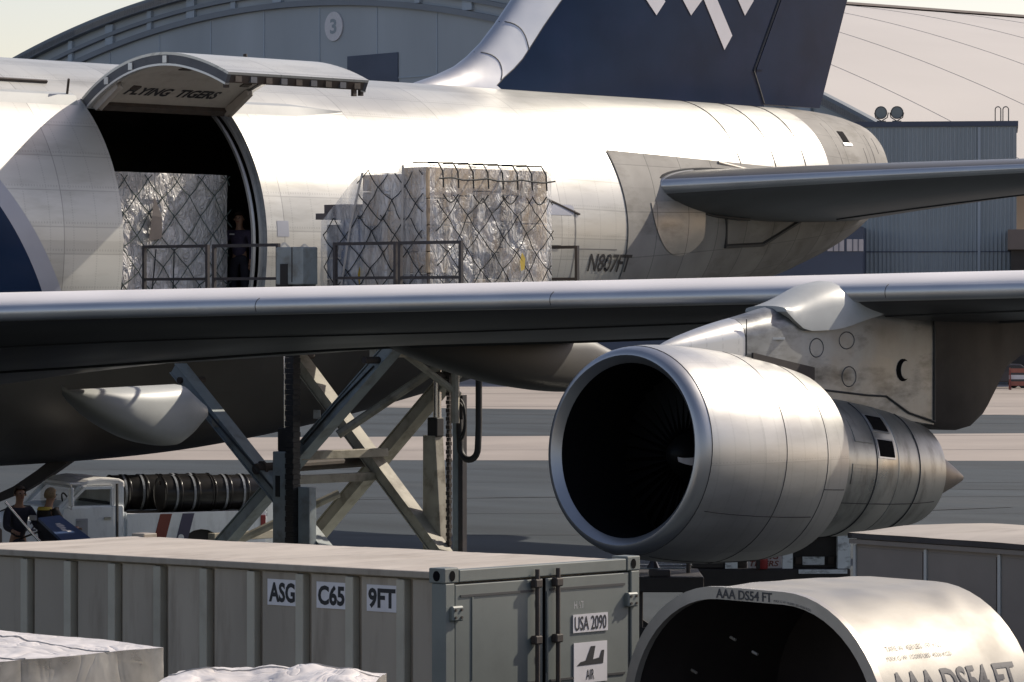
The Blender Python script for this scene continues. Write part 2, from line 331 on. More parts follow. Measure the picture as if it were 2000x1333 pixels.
    def build(s, name, mat, parent=None, smooth=None, bevel=0.0, seg=2, recalc=True):
        me = bpy.data.meshes.new(name); me.from_pydata(s.v, [], s.f); me.update()
        if recalc:
            bm = bmesh.new(); bm.from_mesh(me); bmesh.ops.recalc_face_normals(bm, faces=bm.faces); bm.to_mesh(me); bm.free()
        if smooth is not None:
            for p in me.polygons: p.use_smooth = True
            me.set_sharp_from_angle(angle=radians(smooth))
        me.materials.append(MATS[mat] if isinstance(mat, str) else mat)
        o = bpy.data.objects.new(name, me); COL.objects.link(o)
        if parent is not None: attach(o, parent)
        if bevel > 0:
            b = o.modifiers.new("bevel", 'BEVEL'); b.width = bevel; b.segments = seg; b.limit_method = 'ANGLE'; b.angle_limit = radians(40)
        return o

ORIG = {}
def attach(o, parent):
    o.parent = parent
    o.matrix_parent_inverse = ORIG.get(parent.name, Matrix.Identity(4)).inverted()
def wm(p):
    return ORIG.get(p.name, Matrix.Identity(4))
def tag(o, label=None, cat=None, group=None, kind=None):
    if label: o["label"] = label
    if cat: o["category"] = cat
    if group: o["group"] = group
    if kind: o["kind"] = kind
    return o
def thing(name, label, cat, loc, group=None):
    """Empty at a thing's base; its parts are given in world coordinates"""
    o = bpy.data.objects.new(name, None); COL.objects.link(o); o.location = loc; o.empty_display_size = 0.3
    ORIG[o.name] = Matrix.Translation(Vector(loc)); tag(o, label, cat, group); return o
def part_empty(name, parent, loc):
    o = bpy.data.objects.new(name, None); COL.objects.link(o); o.parent = parent; o.matrix_parent_inverse = wm(parent).inverted()
    o.location = loc; ORIG[o.name] = Matrix.Translation(Vector(loc)); o.empty_display_size = 0.2; return o
def at(lat, dep, z=0.0):
    """point given by metres to the right of and ahead of the observer's spot"""
    p = CAM + RV * lat + DV * dep; return Vector((p.x, p.y, z))
def hdir(a, b):
    v = RV * a + DV * b; v.normalize(); return v
Z = Vector((0, 0, 1))

def text_mesh(txt, size=1.0, bold=0.0, shear=0.0, xs=1.0, space=1.0):
    """flat lettering as (verts, faces) in the u,v plane, lower-left at 0,0"""
    cu = bpy.data.curves.new("txt", 'FONT'); cu.body = txt; cu.size = size; cu.offset = bold * size; cu.shear = shear; cu.space_character = space
    cu.resolution_u = 3; cu.fill_mode = 'FRONT'
    o = bpy.data.objects.new("txt", cu); COL.objects.link(o)
    bpy.context.view_layer.update()
    me = bpy.data.meshes.new_from_object(o.evaluated_get(bpy.context.evaluated_depsgraph_get()))
    vs = [(v.co.x * xs, v.co.y) for v in me.vertices]; fs = [tuple(p.vertices) for p in me.polygons]
    bpy.data.objects.remove(o); bpy.data.curves.remove(cu); bpy.data.meshes.remove(me)
    x0 = min(v[0] for v in vs); y0 = min(v[1] for v in vs)
    return [(a - x0, b - y0) for a, b in vs], fs
def fit_text(txt, w, h, **k):
    vs, fs = text_mesh(txt, **k); mx = max(a for a, b in vs); my = max(b for a, b in vs)
    return [(a * w / mx, b * h / my) for a, b in vs], fs
def lettering(name, parent, txt, w, h, fn, mat="black_ink", **k):
    vs, fs = fit_text(txt, w, h, **k)
    if h > 0.12:                         # cut into bands so that it can bend with the surface
        bm = bmesh.new(); bv = [bm.verts.new((a, b, 0)) for a, b in vs]
        for f in fs: bm.faces.new([bv[i] for i in f])
        for q in range(1, 8): bmesh.ops.bisect_plane(bm, geom=bm.verts[:] + bm.edges[:] + bm.faces[:], plane_co=(0, h * q / 8, 0), plane_no=(0, 1, 0))
        bm.verts.index_update(); vs = [(v.co.x, v.co.y) for v in bm.verts]; fs = [tuple(v.index for v in f.verts) for f in bm.faces]; bm.free()
    # one object for each word
    iv = sorted((min(vs[i][0] for i in f), max(vs[i][0] for i in f)) for f in fs); cuts = []; hi = iv[0][1]
    for a, b in iv:
        if a - hi > 0.20 * h and " " in txt: cuts.append((a + hi) / 2)
        hi = max(hi, b)
    for q in range(len(cuts) + 1):
        sel = [f for f in fs if sum(1 for c in cuts if vs[f[0]][0] > c) == q]; ids = sorted({i for f in sel for i in f}); mp = {i: j for j, i in enumerate(ids)}
        m = MB(); m.add([fn(*vs[i]) for i in ids], [tuple(mp[i] for i in f) for f in sel]); o = m.build(name, mat, parent, recalc=False)
    return o

def crom(tab, x):
    """smooth interpolation through a table of (x, value...)"""
    if x <= tab[0][0]: return tab[0][1:]
    if x >= tab[-1][0]: return tab[-1][1:]
    for i in range(len(tab) - 1):
        if tab[i][0] <= x <= tab[i + 1][0]: break
    h = tab[i + 1][0] - tab[i][0]; t = (x - tab[i][0]) / h; r = []
    for k in range(1, len(tab[0])):
        p1 = tab[i][k]; p2 = tab[i + 1][k]
        d0 = (p2 - p1) / h
        m1 = d0 if i == 0 else 0.5 * (d0 + (p1 - tab[i - 1][k]) / (tab[i][0] - tab[i - 1][0]))
        m2 = d0 if i + 2 >= len(tab) else 0.5 * (d0 + (tab[i + 2][k] - p2) / (tab[i + 2][0] - tab[i + 1][0]))
        if i > 0 and (p1 - tab[i - 1][k]) * (p2 - p1) <= 0: m1 = 0
        if i + 2 < len(tab) and (tab[i + 2][k] - p2) * (p2 - p1) <= 0: m2 = 0
        r.append(p1 * (2 * t ** 3 - 3 * t * t + 1) + m1 * h * (t ** 3 - 2 * t * t + t) + p2 * (3 * t * t - 2 * t ** 3) + m2 * h * (t ** 3 - t * t))
    return tuple(r)
def fr(a, b, n): return [a + (b - a) * i / n for i in range(n + 1)]

#=PART2=
# ------------------------------------------------------------------ ground
g = MB(); g.add([(-2500, -2500, 0), (2500, -2500, 0), (2500, 2500, 0), (-2500, 2500, 0)], [(0, 1, 2, 3)])
tag(g.build("apron_ground", "asphalt", recalc=False), kind="structure")
def strip(name, near, far):
    """light concrete strip between two lines, each (depth at 40 m left, depth at 40 m right)"""
    def e(l, t): return at(t, l[0] + (l[1] - l[0]) * (t + 40) / 80, 0.004)
    m = MB(); ts = fr(-60, 110, 10); m.add([e(near, t) for t in ts] + [e(far, t) for t in ts], [(i, i + 1, 12 + i, 11 + i) for i in range(10)])
    tag(m.build(name, "concrete", recalc=False), kind="structure")
strip("concrete_strip", (116, 114), (130, 142))
strip("concrete_strip", (188, 154), (620, 600))
random.seed(21)
def line_sheet(name, mat, pts, w, z=0.008):
    """narrow sheet along a wavering line on the ground"""
    m = MB(); n = len(pts); Lp = []; Rp = []
    for i, p in enumerate(pts):
        t = (pts[min(i + 1, n - 1)] - pts[max(i - 1, 0)]).normalized(); s = Vector((-t.y, t.x, 0)); ww = w * random.uniform(.6, 1.2)
        Lp.append(Vector((p.x, p.y, z)) + s * ww); Rp.append(Vector((p.x, p.y, z)) - s * ww)
    m.add(Lp + Rp, [(i, i + 1, n + i + 1, n + i) for i in range(n - 1)]); tag(m.build(name, mat, recalc=False), kind="structure")
for dep, sl in ((78, .02), (86, -.01), (93, .03), (101, -.02), (109, .01), (123, 0.02), (137, -.01), (150, .02), (162, 0), (175, .02), (200, -.02), (225, .01)):
    line_sheet("pavement_joint", "tar", [at(t, dep + sl * t + random.uniform(-.12, .12)) for t in fr(-30, 45, 40)], .05 if dep < 130 else .12)
for lat, dep, k in ((4, 84, .5), (9, 98, -.3), (-4, 92, .2), (14, 88, .15)):
    line_sheet("tyre_mark", "tar", [at(lat + q * 8, dep + k * q * 8 + .5 * q * q, 0) for q in fr(0, 1, 16)], .09, .0125)

# ------------------------------------------------------------------ hangar with the arched roof
HA = hdir(sin(radians(50)), cos(radians(50)))            # axis of the barrel roof
HW = hdir(-cos(radians(50)), sin(radians(50)))           # along the end wall, to the left
H0 = at(-11.7, 280)
def hp(t, s, z): p = H0 + HW * t + HA * s; return Vector((p.x, p.y, z))
def zo(t): return 30.4 - 0.0033 * (t - 10) ** 2
def zi(t): return 28.1 - 0.0037 * (t - 10) ** 2
hg = thing("hangar", "huge barrel roofed hangar with blue grey end wall and numeral 3", "hangar", hp(10, 0, 0))
TS = fr(-60, 88, 74)
m = MB()
m.loft([[hp(t, 0, 0), hp(t, 0, zo(t) - 0.2), hp(t, 1.2, zo(t) - 0.2), hp(t, 1.2, 0)] for t in TS])
wall = m.build("end_wall", "hangar_wall", hg)
m = MB(); m.grid(lambda t, s: hp(t, s, zo(t)), TS, [-0.6, 180]); m.grid(lambda t, s: hp(t, s, zo(t) - 0.5), TS, [-0.6, 180])
m.grid(lambda t, q: hp(t, -0.6, zo(t) - 0.5 * q), TS, [0, 1])
roof = m.build("roof", "hangar_roof", hg, smooth=40)
m = MB(); m.loft([[hp(t, -0.6, zo(t) + 0.25), hp(t, 0.0, zo(t) + 0.25), hp(t, 0.0, zo(t) - 0.55), hp(t, -0.6, zo(t) - 0.55)] for t in TS])
m.build("verge_trim", "fascia_blue", wall)
for k, (fz, th) in enumerate(((0.0, 0.22), (0.42, 0.16))):        # bands of the arched fascia
    m = MB(); m.loft([[hp(t, -0.35, (zi(t) + (zo(t) - zi(t)) * fz) + th), hp(t, 0, (zi(t) + (zo(t) - zi(t)) * fz) + th),
                       hp(t, 0, zi(t) + (zo(t) - zi(t)) * fz - th), hp(t, -0.35, zi(t) + (zo(t) - zi(t)) * fz - th)] for t in TS])
    m.build("fascia_band", "fascia_blue", wall)
for i in range(27):                                               # posts across the fascia
    t = -66 + i * 5.85
    m = MB(); z0 = zi(t) + 0.25; z1 = zo(t) - 0.6
    wdt = 0.55 if i % 2 else 0.3
    m.loft([[hp(t - wdt, -0.25, z), hp(t + wdt, -0.25, z), hp(t + wdt, -0.003, z), hp(t - wdt, -0.003, z)] for z in (z0, z1)])
    m.build("fascia_post", "hangar_rib", wall)
for i in range(20):                                               # seams of the wall sheets
    t = -60 + i * 7.2
    m = MB(); m.loft([[hp(t - 0.06, -0.05, z), hp(t + 0.06, -0.05, z), hp(t + 0.06, -0.002, z), hp(t - 0.06, -0.002, z)] for z in (0.1, zi(t) - 0.3)])
    m.build("wall_seam", "hangar_rib", wall)
for z in (16.5, 21.8):
    m = MB(); m.loft([[hp(t, -0.06, z + 0.06), hp(t, -0.002, z + 0.06), hp(t, -0.002, z - 0.06), hp(t, -0.06, z - 0.06)] for t in (-32, 50)])
    m.build("wall_seam", "hangar_rib", wall)
# numeral disc, big door opening
def hdisc(t, z, r, off, n=40): return [hp(t + r * cos(2 * pi * k / n), off, z + r * sin(2 * pi * k / n)) for k in range(n)]
T3, Z3 = 2.9, 4.9 + 541 * 282 / 7200
m = MB(); m.loft([hdisc(T3, Z3, 1.12, -0.02), hdisc(T3, Z3, 1.12, -0.12)]); disc = m.build("number_disc", "plate_white", wall)
vs3, fs3 = fit_text("3", 0.82, 1.15, bold=0.03)
m = MB(); m.add([hp(T3 + 0.42 - a, -0.135, Z3 - 0.575 + b) for a, b in vs3], fs3); m.build("numeral", "annex_steel", wall, recalc=False)
m = MB(); m.loft([[hp(t, -0.1, 0), hp(t, -0.1, 4.9 + 480 * 282 / 7200), hp(t, -0.01, 4.9 + 480 * 282 / 7200), hp(t, -0.01, 0)] for t in (-5.0, 1.2)])
m.build("door_leaf", "dark_wall", wall)
# seams of the roof sheets running over the vault, ridge strip
for i in range(0, 60, 4):
    s = 8 + i * 2.9
    m = MB(); w = 0.03 if i % 6 else 0.07
    m.loft([[hp(t, s - w, zo(t) + 0.003), hp(t, s - w, zo(t) + 0.03), hp(t, s + w, zo(t) + 0.03), hp(t, s + w, zo(t) + 0.003)] for t in TS])
    m.build("roof_seam", "hangar_roof", roof)
m = MB(); m.loft([[hp(t, 2, zo(t) + 0.12), hp(t, 180, zo(t) + 0.12), hp(t, 180, zo(t) + 0.3), hp(t, 2, zo(t) + 0.3)] for t in fr(-9, 22, 15)])
m.build("ridge_cover", "roof_ridge", roof)
a0 = hp(10, 68, 0)
an = thing("roof_antenna", "small twin pronged antenna on the pale hangar roof ridge", "antenna", (a0.x, a0.y, zo(10) + 0.3))
m = MB(); m.tube([(a0.x, a0.y, zo(10) + 0.3), (a0.x, a0.y, zo(10) + 0.9)], 0.07); m.build("mast", "lamp_dark", an)
for sx in (-0.17, 0.17):
    p = a0 + HA * sx; m = MB(); m.tube([(p.x, p.y, zo(10) + 0.75), (p.x, p.y, zo(10) + 1.25)], [0.05, 0.12]); m.build("prong", "lamp_dark", an)
m = MB(); m.beam(a0 + HA * -0.22 + Z * (zo(10) + 0.8), a0 + HA * 0.22 + Z * (zo(10) + 0.8), 0.08, 0.08); m.build("crossbar", "lamp_dark", an)

# ------------------------------------------------------------------ annex of blue grey ribbed steel and its neighbours
AN = hdir(-950 / 7200, -1.0)      # faces the apron
AU = Vector((0, 0, 1)).cross(AN).normalized()
if AU.dot(RV) < 0: AU = -AU
A0 = at(985 / 7200 * 226, 226)
def apnt(u, v, z): p = A0 + AU * u - AN * v; return Vector((p.x, p.y, z))    # u right of the right corner, v inwards
AT = 4.9 + 354 * 226 / 7200
bx = thing("annex_building", "blue grey ribbed steel annex in front of the pale hangar roof", "building", apnt(-8, 0, 0))
m = MB(); m.add([apnt(u, v, z) for u in (-17, 0) for v in (0, 9) for z in (0, AT)], [(0, 1, 3, 2), (4, 6, 7, 5), (0, 4, 5, 1), (2, 3, 7, 6), (1, 5, 7, 3)])
aw = m.build("wall", "annex_steel", bx)
m = MB()
for i in range(66):
    u = -16.9 + i * 0.256
    m.add([apnt(u, -0.004, z) for z in (0.1, AT - 0.3)] + [apnt(u + 0.05, -0.06, z) for z in (0.1, AT - 0.3)] + [apnt(u + 0.11, -0.06, z) for z in (0.1, AT - 0.3)] + [apnt(u + 0.16, -0.004, z) for z in (0.1, AT - 0.3)],
          [(0, 1, 3, 2), (2, 3, 5, 4), (4, 5, 7, 6)])
tag(m.build("ribbing", "annex_steel", bx), kind="stuff")
m = MB(); m.frame(apnt(-17.1, -0.12, AT - 0.25), AU, -AN, Z, 17.2, 9.2, 0.32); m.build("parapet", "dark_wall", bx)
m = MB(); m.frame(apnt(-2.35, -0.1, 0.1), AU, -AN, Z, 0.16, 0.09, AT - 0.4); m.build("downpipe", "hangar_rib", bx)
m = MB(); m.frame(apnt(-17.02, -0.1, 0.1), AU, -AN, Z, 0.2, 0.09, AT - 0.4); m.build("corner_trim", "hangar_rib", bx)
for zz in (4.9 + 100 * 226 / 7200, 4.9 + 255 * 226 / 7200):
    m = MB(); m.frame(apnt(-16.8, -0.075, zz), AU, -AN, Z, 16.7, 0.07, 0.07); m.build("lap_joint", "dark_wall", bx)
for k, (px, nm) in enumerate(((1722, "left"), (1752, "right"))):
    u = (px - 1985) / 7200 * 226; p = apnt(u, 0.4, AT + 0.07)
    f = thing("floodlight", "round floodlight on the annex roof, %s one of the pair" % nm, "floodlight", p, "floodlights on the annex roof")
    ax = (AN + AU * (0.12 if k else -0.25) + Z * -0.05).normalized()
    c = p + Z * 0.58
    m = MB(); m.lathe([(-0.32, 0.02), (-0.32, 0.16), (-0.12, 0.30), (0.10, 0.38), (0.10, 0.40), (0.14, 0.40), (0.14, 0.36), (0.09, 0.33), (0.07, 0.0)], c, ax, 20); m.build("housing", "lamp_dark", f, smooth=35)
    m = MB(); m.lathe([(0.12, 0.34), (0.125, 0.0)], c, ax, 20); m.build("lens", "car_grey", f)
    m = MB(); m.tube([c + AU * -0.42, c + AU * -0.36 - Z * 0.3, p + Z * 0.06, c + AU * 0.36 - Z * 0.3, c + AU * 0.42], 0.035); m.build("yoke", "lamp_dark", f)
    m = MB(); m.box(p + Z * 0.04, (0.4, 0.4, 0.08)); m.build("base", "lamp_dark", f)
for k, (px, nm) in enumerate(((1949, "left"), (1964, "right"))):
    u = (px - 1985) / 7200 * 226; p = apnt(u, 0.3, AT + 0.07)
    m = MB(); h = 0.72; w = 0.17
    m.tube([p + AU * -w, p + AU * -w + Z * h] + [p + Z * h + AU * (-w * cos(q)) + Z * (w * sin(q)) for q in fr(0.3, pi - 0.3, 6)] + [p + AU * w + Z * h, p + AU * w], 0.035, 6)
    tag(m.build("ladder_hoop", "lamp_dark", smooth=40), "thin %s ladder hoop standing on the annex roof edge" % nm, "ladder hoop", "ladder hoops on the annex roof")
# low dark building behind the tail
B0 = at((1688 - 1000) / 7200 * 222, 222)
def bp_(u, v, z): p = B0 + AU * u - AN * v; return Vector((p.x, p.y, z))
lb = thing("low_building", "low dark navy building behind the airplane's tail", "building", bp_(-8, 0, 0))
BT = 4.9 + 150 * 222 / 7200
m = MB(); m.add([bp_(u, v, z) for u in (-22, -0.1) for v in (0, 8) for z in (0, BT)], [(0, 1, 3, 2), (4, 6, 7, 5), (0, 4, 5, 1), (2, 3, 7, 6), (1, 5, 7, 3)])
m.build("wall", "dark_wall", lb)
for i in range(12):
    u = -1.05 - i * 1.16; zb = 4.9 + 102 * 222 / 7200
    m = MB(); m.frame(bp_(u, -0.06, zb), AU, -AN, Z, 1.0, 0.05, 0.72); w = m.build("window", "window_pale", lb)
    for q in (0.33, 0.66):
        m = MB(); m.frame(bp_(u + q, -0.1, zb), AU, -AN, Z, 0.05, 0.035, 0.72); m.build("glazing_bar", "dark_wall", w)
# brown shed at the right edge
S0 = at((1968 - 1000) / 7200 * 221, 221)
def sp_(u, v, z): p = S0 + AU * u - AN * v; return Vector((p.x, p.y, z))
sh = thing("shed", "brown shed with overhanging roof beside the steel annex", "shed", sp_(3, 0, 0))
ST = 4.9 + 105 * 221 / 7200
m = MB(); m.add([sp_(u, v, z) for u in (0.2, 6) for v in (0, 6) for z in (0, ST)], [(0, 1, 3, 2), (4, 6, 7, 5), (0, 4, 5, 1), (2, 3, 7, 6), (1, 5, 7, 3)]); m.build("wall", "equip_black", sh)
m = MB(); m.frame(sp_(0, -0.5, ST + 0.003), AU, -AN, Z, 6.5, 7, 1.2); m.build("roof", "brown_wall", sh)

# far vehicles and the barricade, seen under the wing
def car(name, label, lat, dep, L=4.4, H=1.4, body="car_grey", van=False, yaw=0.0, group=None):
    o = at(lat, dep); t = thing(name, label, "van" if van else "car", o, group)
    U = (RV * cos(yaw) + DV * sin(yaw)); W = Z.cross(U)
    if van: prof = [(0, .35), (0, H * .6), (.25, H * .95), (.6, H), (L - .15, H), (L, H * .9), (L, .35)]
    else: prof = [(0, .35), (0, .75), (.15, .85), (1.15, .95), (1.75, H - .05), (2.1, H), (3.3, H), (3.9, .98), (L - .1, .9), (L, .7), (L, .35)]
    m = MB(); m.prism(prof, o - U * L / 2 - W * .85, U, Z, W, 1.7); b = m.build("body", body, t, bevel=0.06)
    gp = [(.35, H * .62), (.55, H * .9), (1.9, H * .9), (1.9, H * .62)] if van else [(1.3, .97), (1.8, H - .1), (3.25, H - .1), (3.75, .99)]
    m = MB(); m.prism(gp, o - U * L / 2 - W * .865, U, Z, W, 1.73); m.build("window_band", "glass", t)
    for u in (.8, L - .85):
        for w in (-.8, .6):
            m = MB(); m.lathe([(0, 0), (0, .2), (0, .32), (.2, .32), (.2, 0)], o - U * (L / 2 - u) + W * w + Z * .32, W, 16); m.build("wheel", "tyre", t)
    return t
car("parked_car", "distant grey car parked beyond the engine, beside orange barricade", (1948 - 1000) / 7200 * 213, 213, body="car_dark", yaw=0.3)
car("parked_van", "distant dark red van in the gap beyond the intake", (1262 - 1000) / 7200 * 300, 300, L=5.4, H=2.3, body="car_dark", van=True, yaw=0.1)
car("parked_van", "distant blue grey van in the gap beside the flap fairing", (1180 - 1000) / 7200 * 306, 306, L=5.0, H=2.0, body="car_grey", van=True, yaw=-0.1)
o = at((1990 - 1000) / 7200 * 209, 209)
t = thing("barricade", "orange and white road barricade standing beyond the engine", "barricade", o)
for k, z in enumerate((0.35, 0.72, 1.09)):
    m = MB(); m.box(o + Z * z + RV * 0.2, (1, 1, 1), Matrix(((RV.x * 1.5, DV.x * .05, 0), (RV.y * 1.5, DV.y * .05, 0), (0, 0, .24)))); m.build("board", "barricade" if k != 1 else "plate_white", t)
for s in (-0.5, 0.75):
    for q in (-.3, .3):
        m = MB(); m.beam(o + RV * s + DV * q, o + RV * s + Z * 1.25 + DV * .05, .07, .07); m.build("leg", "stripe_red", t)

# ------------------------------------------------------------------ the airplane: fuselage
ap = thing("cargo_airplane", "silver four engined cargo airplane with navy tail and open side door", "airplane", (35, 0, 0))
FT = [(2.0, 7.0, 4.6, 0.3, 5.6), (4, 8.2, 3.2, 1.7, 5.75), (8, 9.0, 2.2, 2.9, 5.95), (12, 9.2, 2.05, 3.25, 5.95), (38, 9.2, 2.05, 3.25, 5.95), (43, 9.2, 2.18, 3.25, 5.97),
      (46.3, 9.2, 2.55, 3.2, 6.05), (50.7, 9.2, 3.34, 3.0, 6.25), (55, 9.2, 4.25, 2.62, 6.6), (60, 9.17, 5.35, 2.0, 7.15), (62.2, 9.13, 5.98, 1.60, 7.45), (63.3, 9.0, 6.45, 1.28, 7.65),
      (63.9, 8.80, 6.85, 0.98, 7.75), (64.3, 8.3, 7.5, 0.40, 7.95)]
def fsec(x, a, off=0.0):
    top, bot, hw, mid = crom(FT, x)
    h = (top - mid) if sin(a) >= 0 else (mid - bot)
    p = Vector((x, -hw * cos(a), mid + h * sin(a)))
    if off:
        n = Vector((0, -cos(a) / hw, sin(a) / h)).normalized(); p += n * off
    return p
def a_of_z(x, z):
    top, bot, hw, mid = crom(FT, x); h = (top - mid) if z >= mid else (mid - bot)
    return math.asin(max(-1, min(1, (z - mid) / h)))
DX0, DX1 = 39.4, 42.75
AH = radians(49.0); AS = math.asin((4.8 - 5.95) / 3.9)
xs = fr(2, 36, 34) + fr(36, DX0, 7)[1:] + fr(DX0, DX1, 7)[1:] + fr(DX1, 60, 35)[1:] + fr(60, 63.3, 10)[1:] + fr(63.3, 64.3, 8)[1:]
an_ = fr(AS, AH, 22) + fr(AH, AS + 2 * pi, 92)[1:]
XC = 60.7                       # aft of this the skin is bare weathered metal
def fus_grid(off, x0, x1, hole=True, ang=an_):
    m = MB(); X = [x for x in xs if x0 - 1e-6 <= x <= x1 + 1e-6]; nA = len(ang)
    vs = [fsec(x, a, off) for x in X for a in ang]; fs = []
    for i in range(len(X) - 1):
        for j in range(nA - 1):
            xm = (X[i] + X[i + 1]) / 2; am = (ang[j] + ang[j + 1]) / 2
            if hole and DX0 < xm < DX1 and AS < am < AH: continue
            fs.append((i * nA + j, i * nA + j + 1, (i + 1) * nA + j + 1, (i + 1) * nA + j))
    m.add(vs, fs)
    return m, X
xs.append(XC); xs.sort()
m, X = fus_grid(0, 2, XC)
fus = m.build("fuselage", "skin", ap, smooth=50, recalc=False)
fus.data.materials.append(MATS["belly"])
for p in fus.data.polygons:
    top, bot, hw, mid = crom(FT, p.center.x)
    if (p.center.z - mid) / (mid - bot) < -0.28 - 0.32 * max(0.0, min(1.0, (p.center.x - 45) / 5)): p.material_index = 1      # lower skin coloured darker to imitate the shade under the hull
bm = bmesh.new(); bm.from_mesh(fus.data); bmesh.ops.remove_doubles(bm, verts=bm.verts, dist=1e-5); bm.to_mesh(fus.data); bm.free()
m, X = fus_grid(0, XC, 64.3, False)
m.add([fsec(64.3, a) for a in an_[:-1]], [tuple(range(len(an_) - 1))])
tc_ = m.build("tail_cone", "panel_grey", ap, smooth=50)
# inner skin of the hold, floor and bulkheads
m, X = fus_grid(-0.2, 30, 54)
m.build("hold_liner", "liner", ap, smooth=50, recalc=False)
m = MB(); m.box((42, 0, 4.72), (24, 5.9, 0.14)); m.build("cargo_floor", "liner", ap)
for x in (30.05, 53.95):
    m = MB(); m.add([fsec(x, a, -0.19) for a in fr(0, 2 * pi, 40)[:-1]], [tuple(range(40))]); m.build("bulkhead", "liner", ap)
# frame round the door opening
def rim(pts_out, pts_in, nm):
    m = MB(); n = len(pts_out); m.add(list(pts_out) + list(pts_in), [(i, i + 1, n + i + 1, n + i) for i in range(n - 1)]); return m.build(nm, "frame_metal", fus, smooth=40)
aa = fr(AS, AH, 22)
for x in (DX0, DX1): rim([fsec(x, a) for a in aa], [fsec(x, a, -0.2) for a in aa], "door_jamb")
xx = fr(DX0, DX1, 7)
for a in (AS, AH): rim([fsec(x, a) for x in xx], [fsec(x, a, -0.2) for x in xx], "door_jamb")
for x0, x1, off, mt in ((DX1 - 0.06, DX1 - 0.002, -0.10, "bare_metal"), (DX1 - 0.16, DX1 - 0.10, -0.19, "bare_metal"), (DX0 + 0.002, DX0 + 0.05, -0.12, "frame_metal")):
    m = MB(); m.loft([[fsec(x0, a, off), fsec(x1, a, off), fsec(x1, a, off - 0.05), fsec(x0, a, off - 0.05)] for a in aa]); m.build("door_seal", mt, fus, smooth=40)

# cargo door, swung up on its top hinge
HG = fsec(DX0, AH); TILT = radians(79.5)
def drot(p):
    y = p.y - HG.y; z = p.z - HG.z; c, s = cos(-TILT), sin(-TILT)
    return Vector((p.x, HG.y + y * c - z * s, HG.z + y * s + z * c))
dx0, dx1 = DX0 + 0.02, DX1 - 0.02
ab = fr(AS + 0.004, AH - 0.006, 26)
def dr(x, a, off): return drot(fsec(x, a, off))
m = MB(); m.loft([[dr(dx0, a, 0.0), dr(dx1, a, 0.0), dr(dx1, a, -0.045), dr(dx0, a, -0.045)] for a in ab]); door = m.build("cargo_door", "skin", ap, smooth=40)
for x in (dx0 + 0.001, dx1 - 0.081):
    m = MB(); m.loft([[dr(x, a, -0.047), dr(x + 0.08, a, -0.047), dr(x + 0.08, a, -0.20), dr(x, a, -0.20)] for a in ab]); m.build("edge_frame", "door_edge", door, smooth=40)
    m = MB(); m.loft([[dr(x - 0.004, a, -0.19), dr(x + 0.09, a, -0.19), dr(x + 0.09, a, -0.225), dr(x - 0.004, a, -0.225)] for a in ab]); m.build("edge_strip", "bare_metal", door, smooth=40)
abl = [a for a in ab if a > AS + 0.05]
m = MB(); m.loft([[dr(dx0 + 0.1, a, -0.165), dr(dx1 - 0.1, a, -0.165), dr(dx1 - 0.1, a, -0.18), dr(dx0 + 0.1, a, -0.18)] for a in abl]); m.build("door_lining", "door_liner", door, smooth=40)
abt = fr(AS + 0.004, AS + 0.045, 2)
m = MB(); m.loft([[dr(dx0 + 0.085, a, -0.05), dr(dx1 - 0.085, a, -0.05), dr(dx1 - 0.085, a, -0.19), dr(dx0 + 0.085, a, -0.19)] for a in abt]); m.build("sill_frame", "rust_dark", door)
for i in range(9):
    x = dx0 + 0.25 + i * 0.35; m = MB()
    c = dr(x, AS + 0.006, -0.12); m.box(c, (0.14, 0.07, 0.10)); m.build("latch", "door_edge" if i % 2 else "rust_dark", door)
for x, a in ((dx1 - 0.25, AS + .01), (dx1 - 0.05, AS + .02), (dx0 + 0.12, AS + .03)):
    m = MB(); m.box(dr(x, a, -0.24), (0.08, 0.06, 0.14)); m.build("latch", "rust_dark", door)
for a in (radians(8), radians(24), radians(36)):
    m = MB(); m.box(dr(dx0 - 0.01, a, -0.12), (0.03, 0.10, 0.12)); m.build("roller_fitting", "bare_metal", door)
for x, a, w in ((40.3, 18, .25), (41.0, 14, .28), (41.6, 20, .5), (40.0, 36, .18), (42.3, 30, .2)):
    m = MB(); m.loft([[dr(x, radians(q), -0.181), dr(x + w, radians(q), -0.181), dr(x + w, radians(q), -0.20), dr(x, radians(q), -0.20)] for q in (a, a + 2.2)]); m.build("lining_bracket", "rust_dark", door)
# lettering on the lining, read from below, near the hinge
def dtext(u, v): return dr(dx0 + 0.55 + u, radians(41.5) - v / 3.05, -0.186)
lettering("lettering", door, "FLYING  TIGERS", 2.15, 0.25, dtext, bold=0.04, shear=0.25)
m = MB(); m.loft([[dr(x, radians(a), o_) for a, o_ in ((46, -0.17), (48.6, -0.17), (48.6, -0.26), (46, -0.26))] for x in (dx0 + 0.25, dx1 - 0.15)]); m.build("hinge_beam", "rust_dark", door)
m = MB(); m.tube([dr(41.9, radians(20), 0.0), dr(41.9, radians(20), 0.16)], 0.035); m.build("drain_mast", "rust_dark", door)
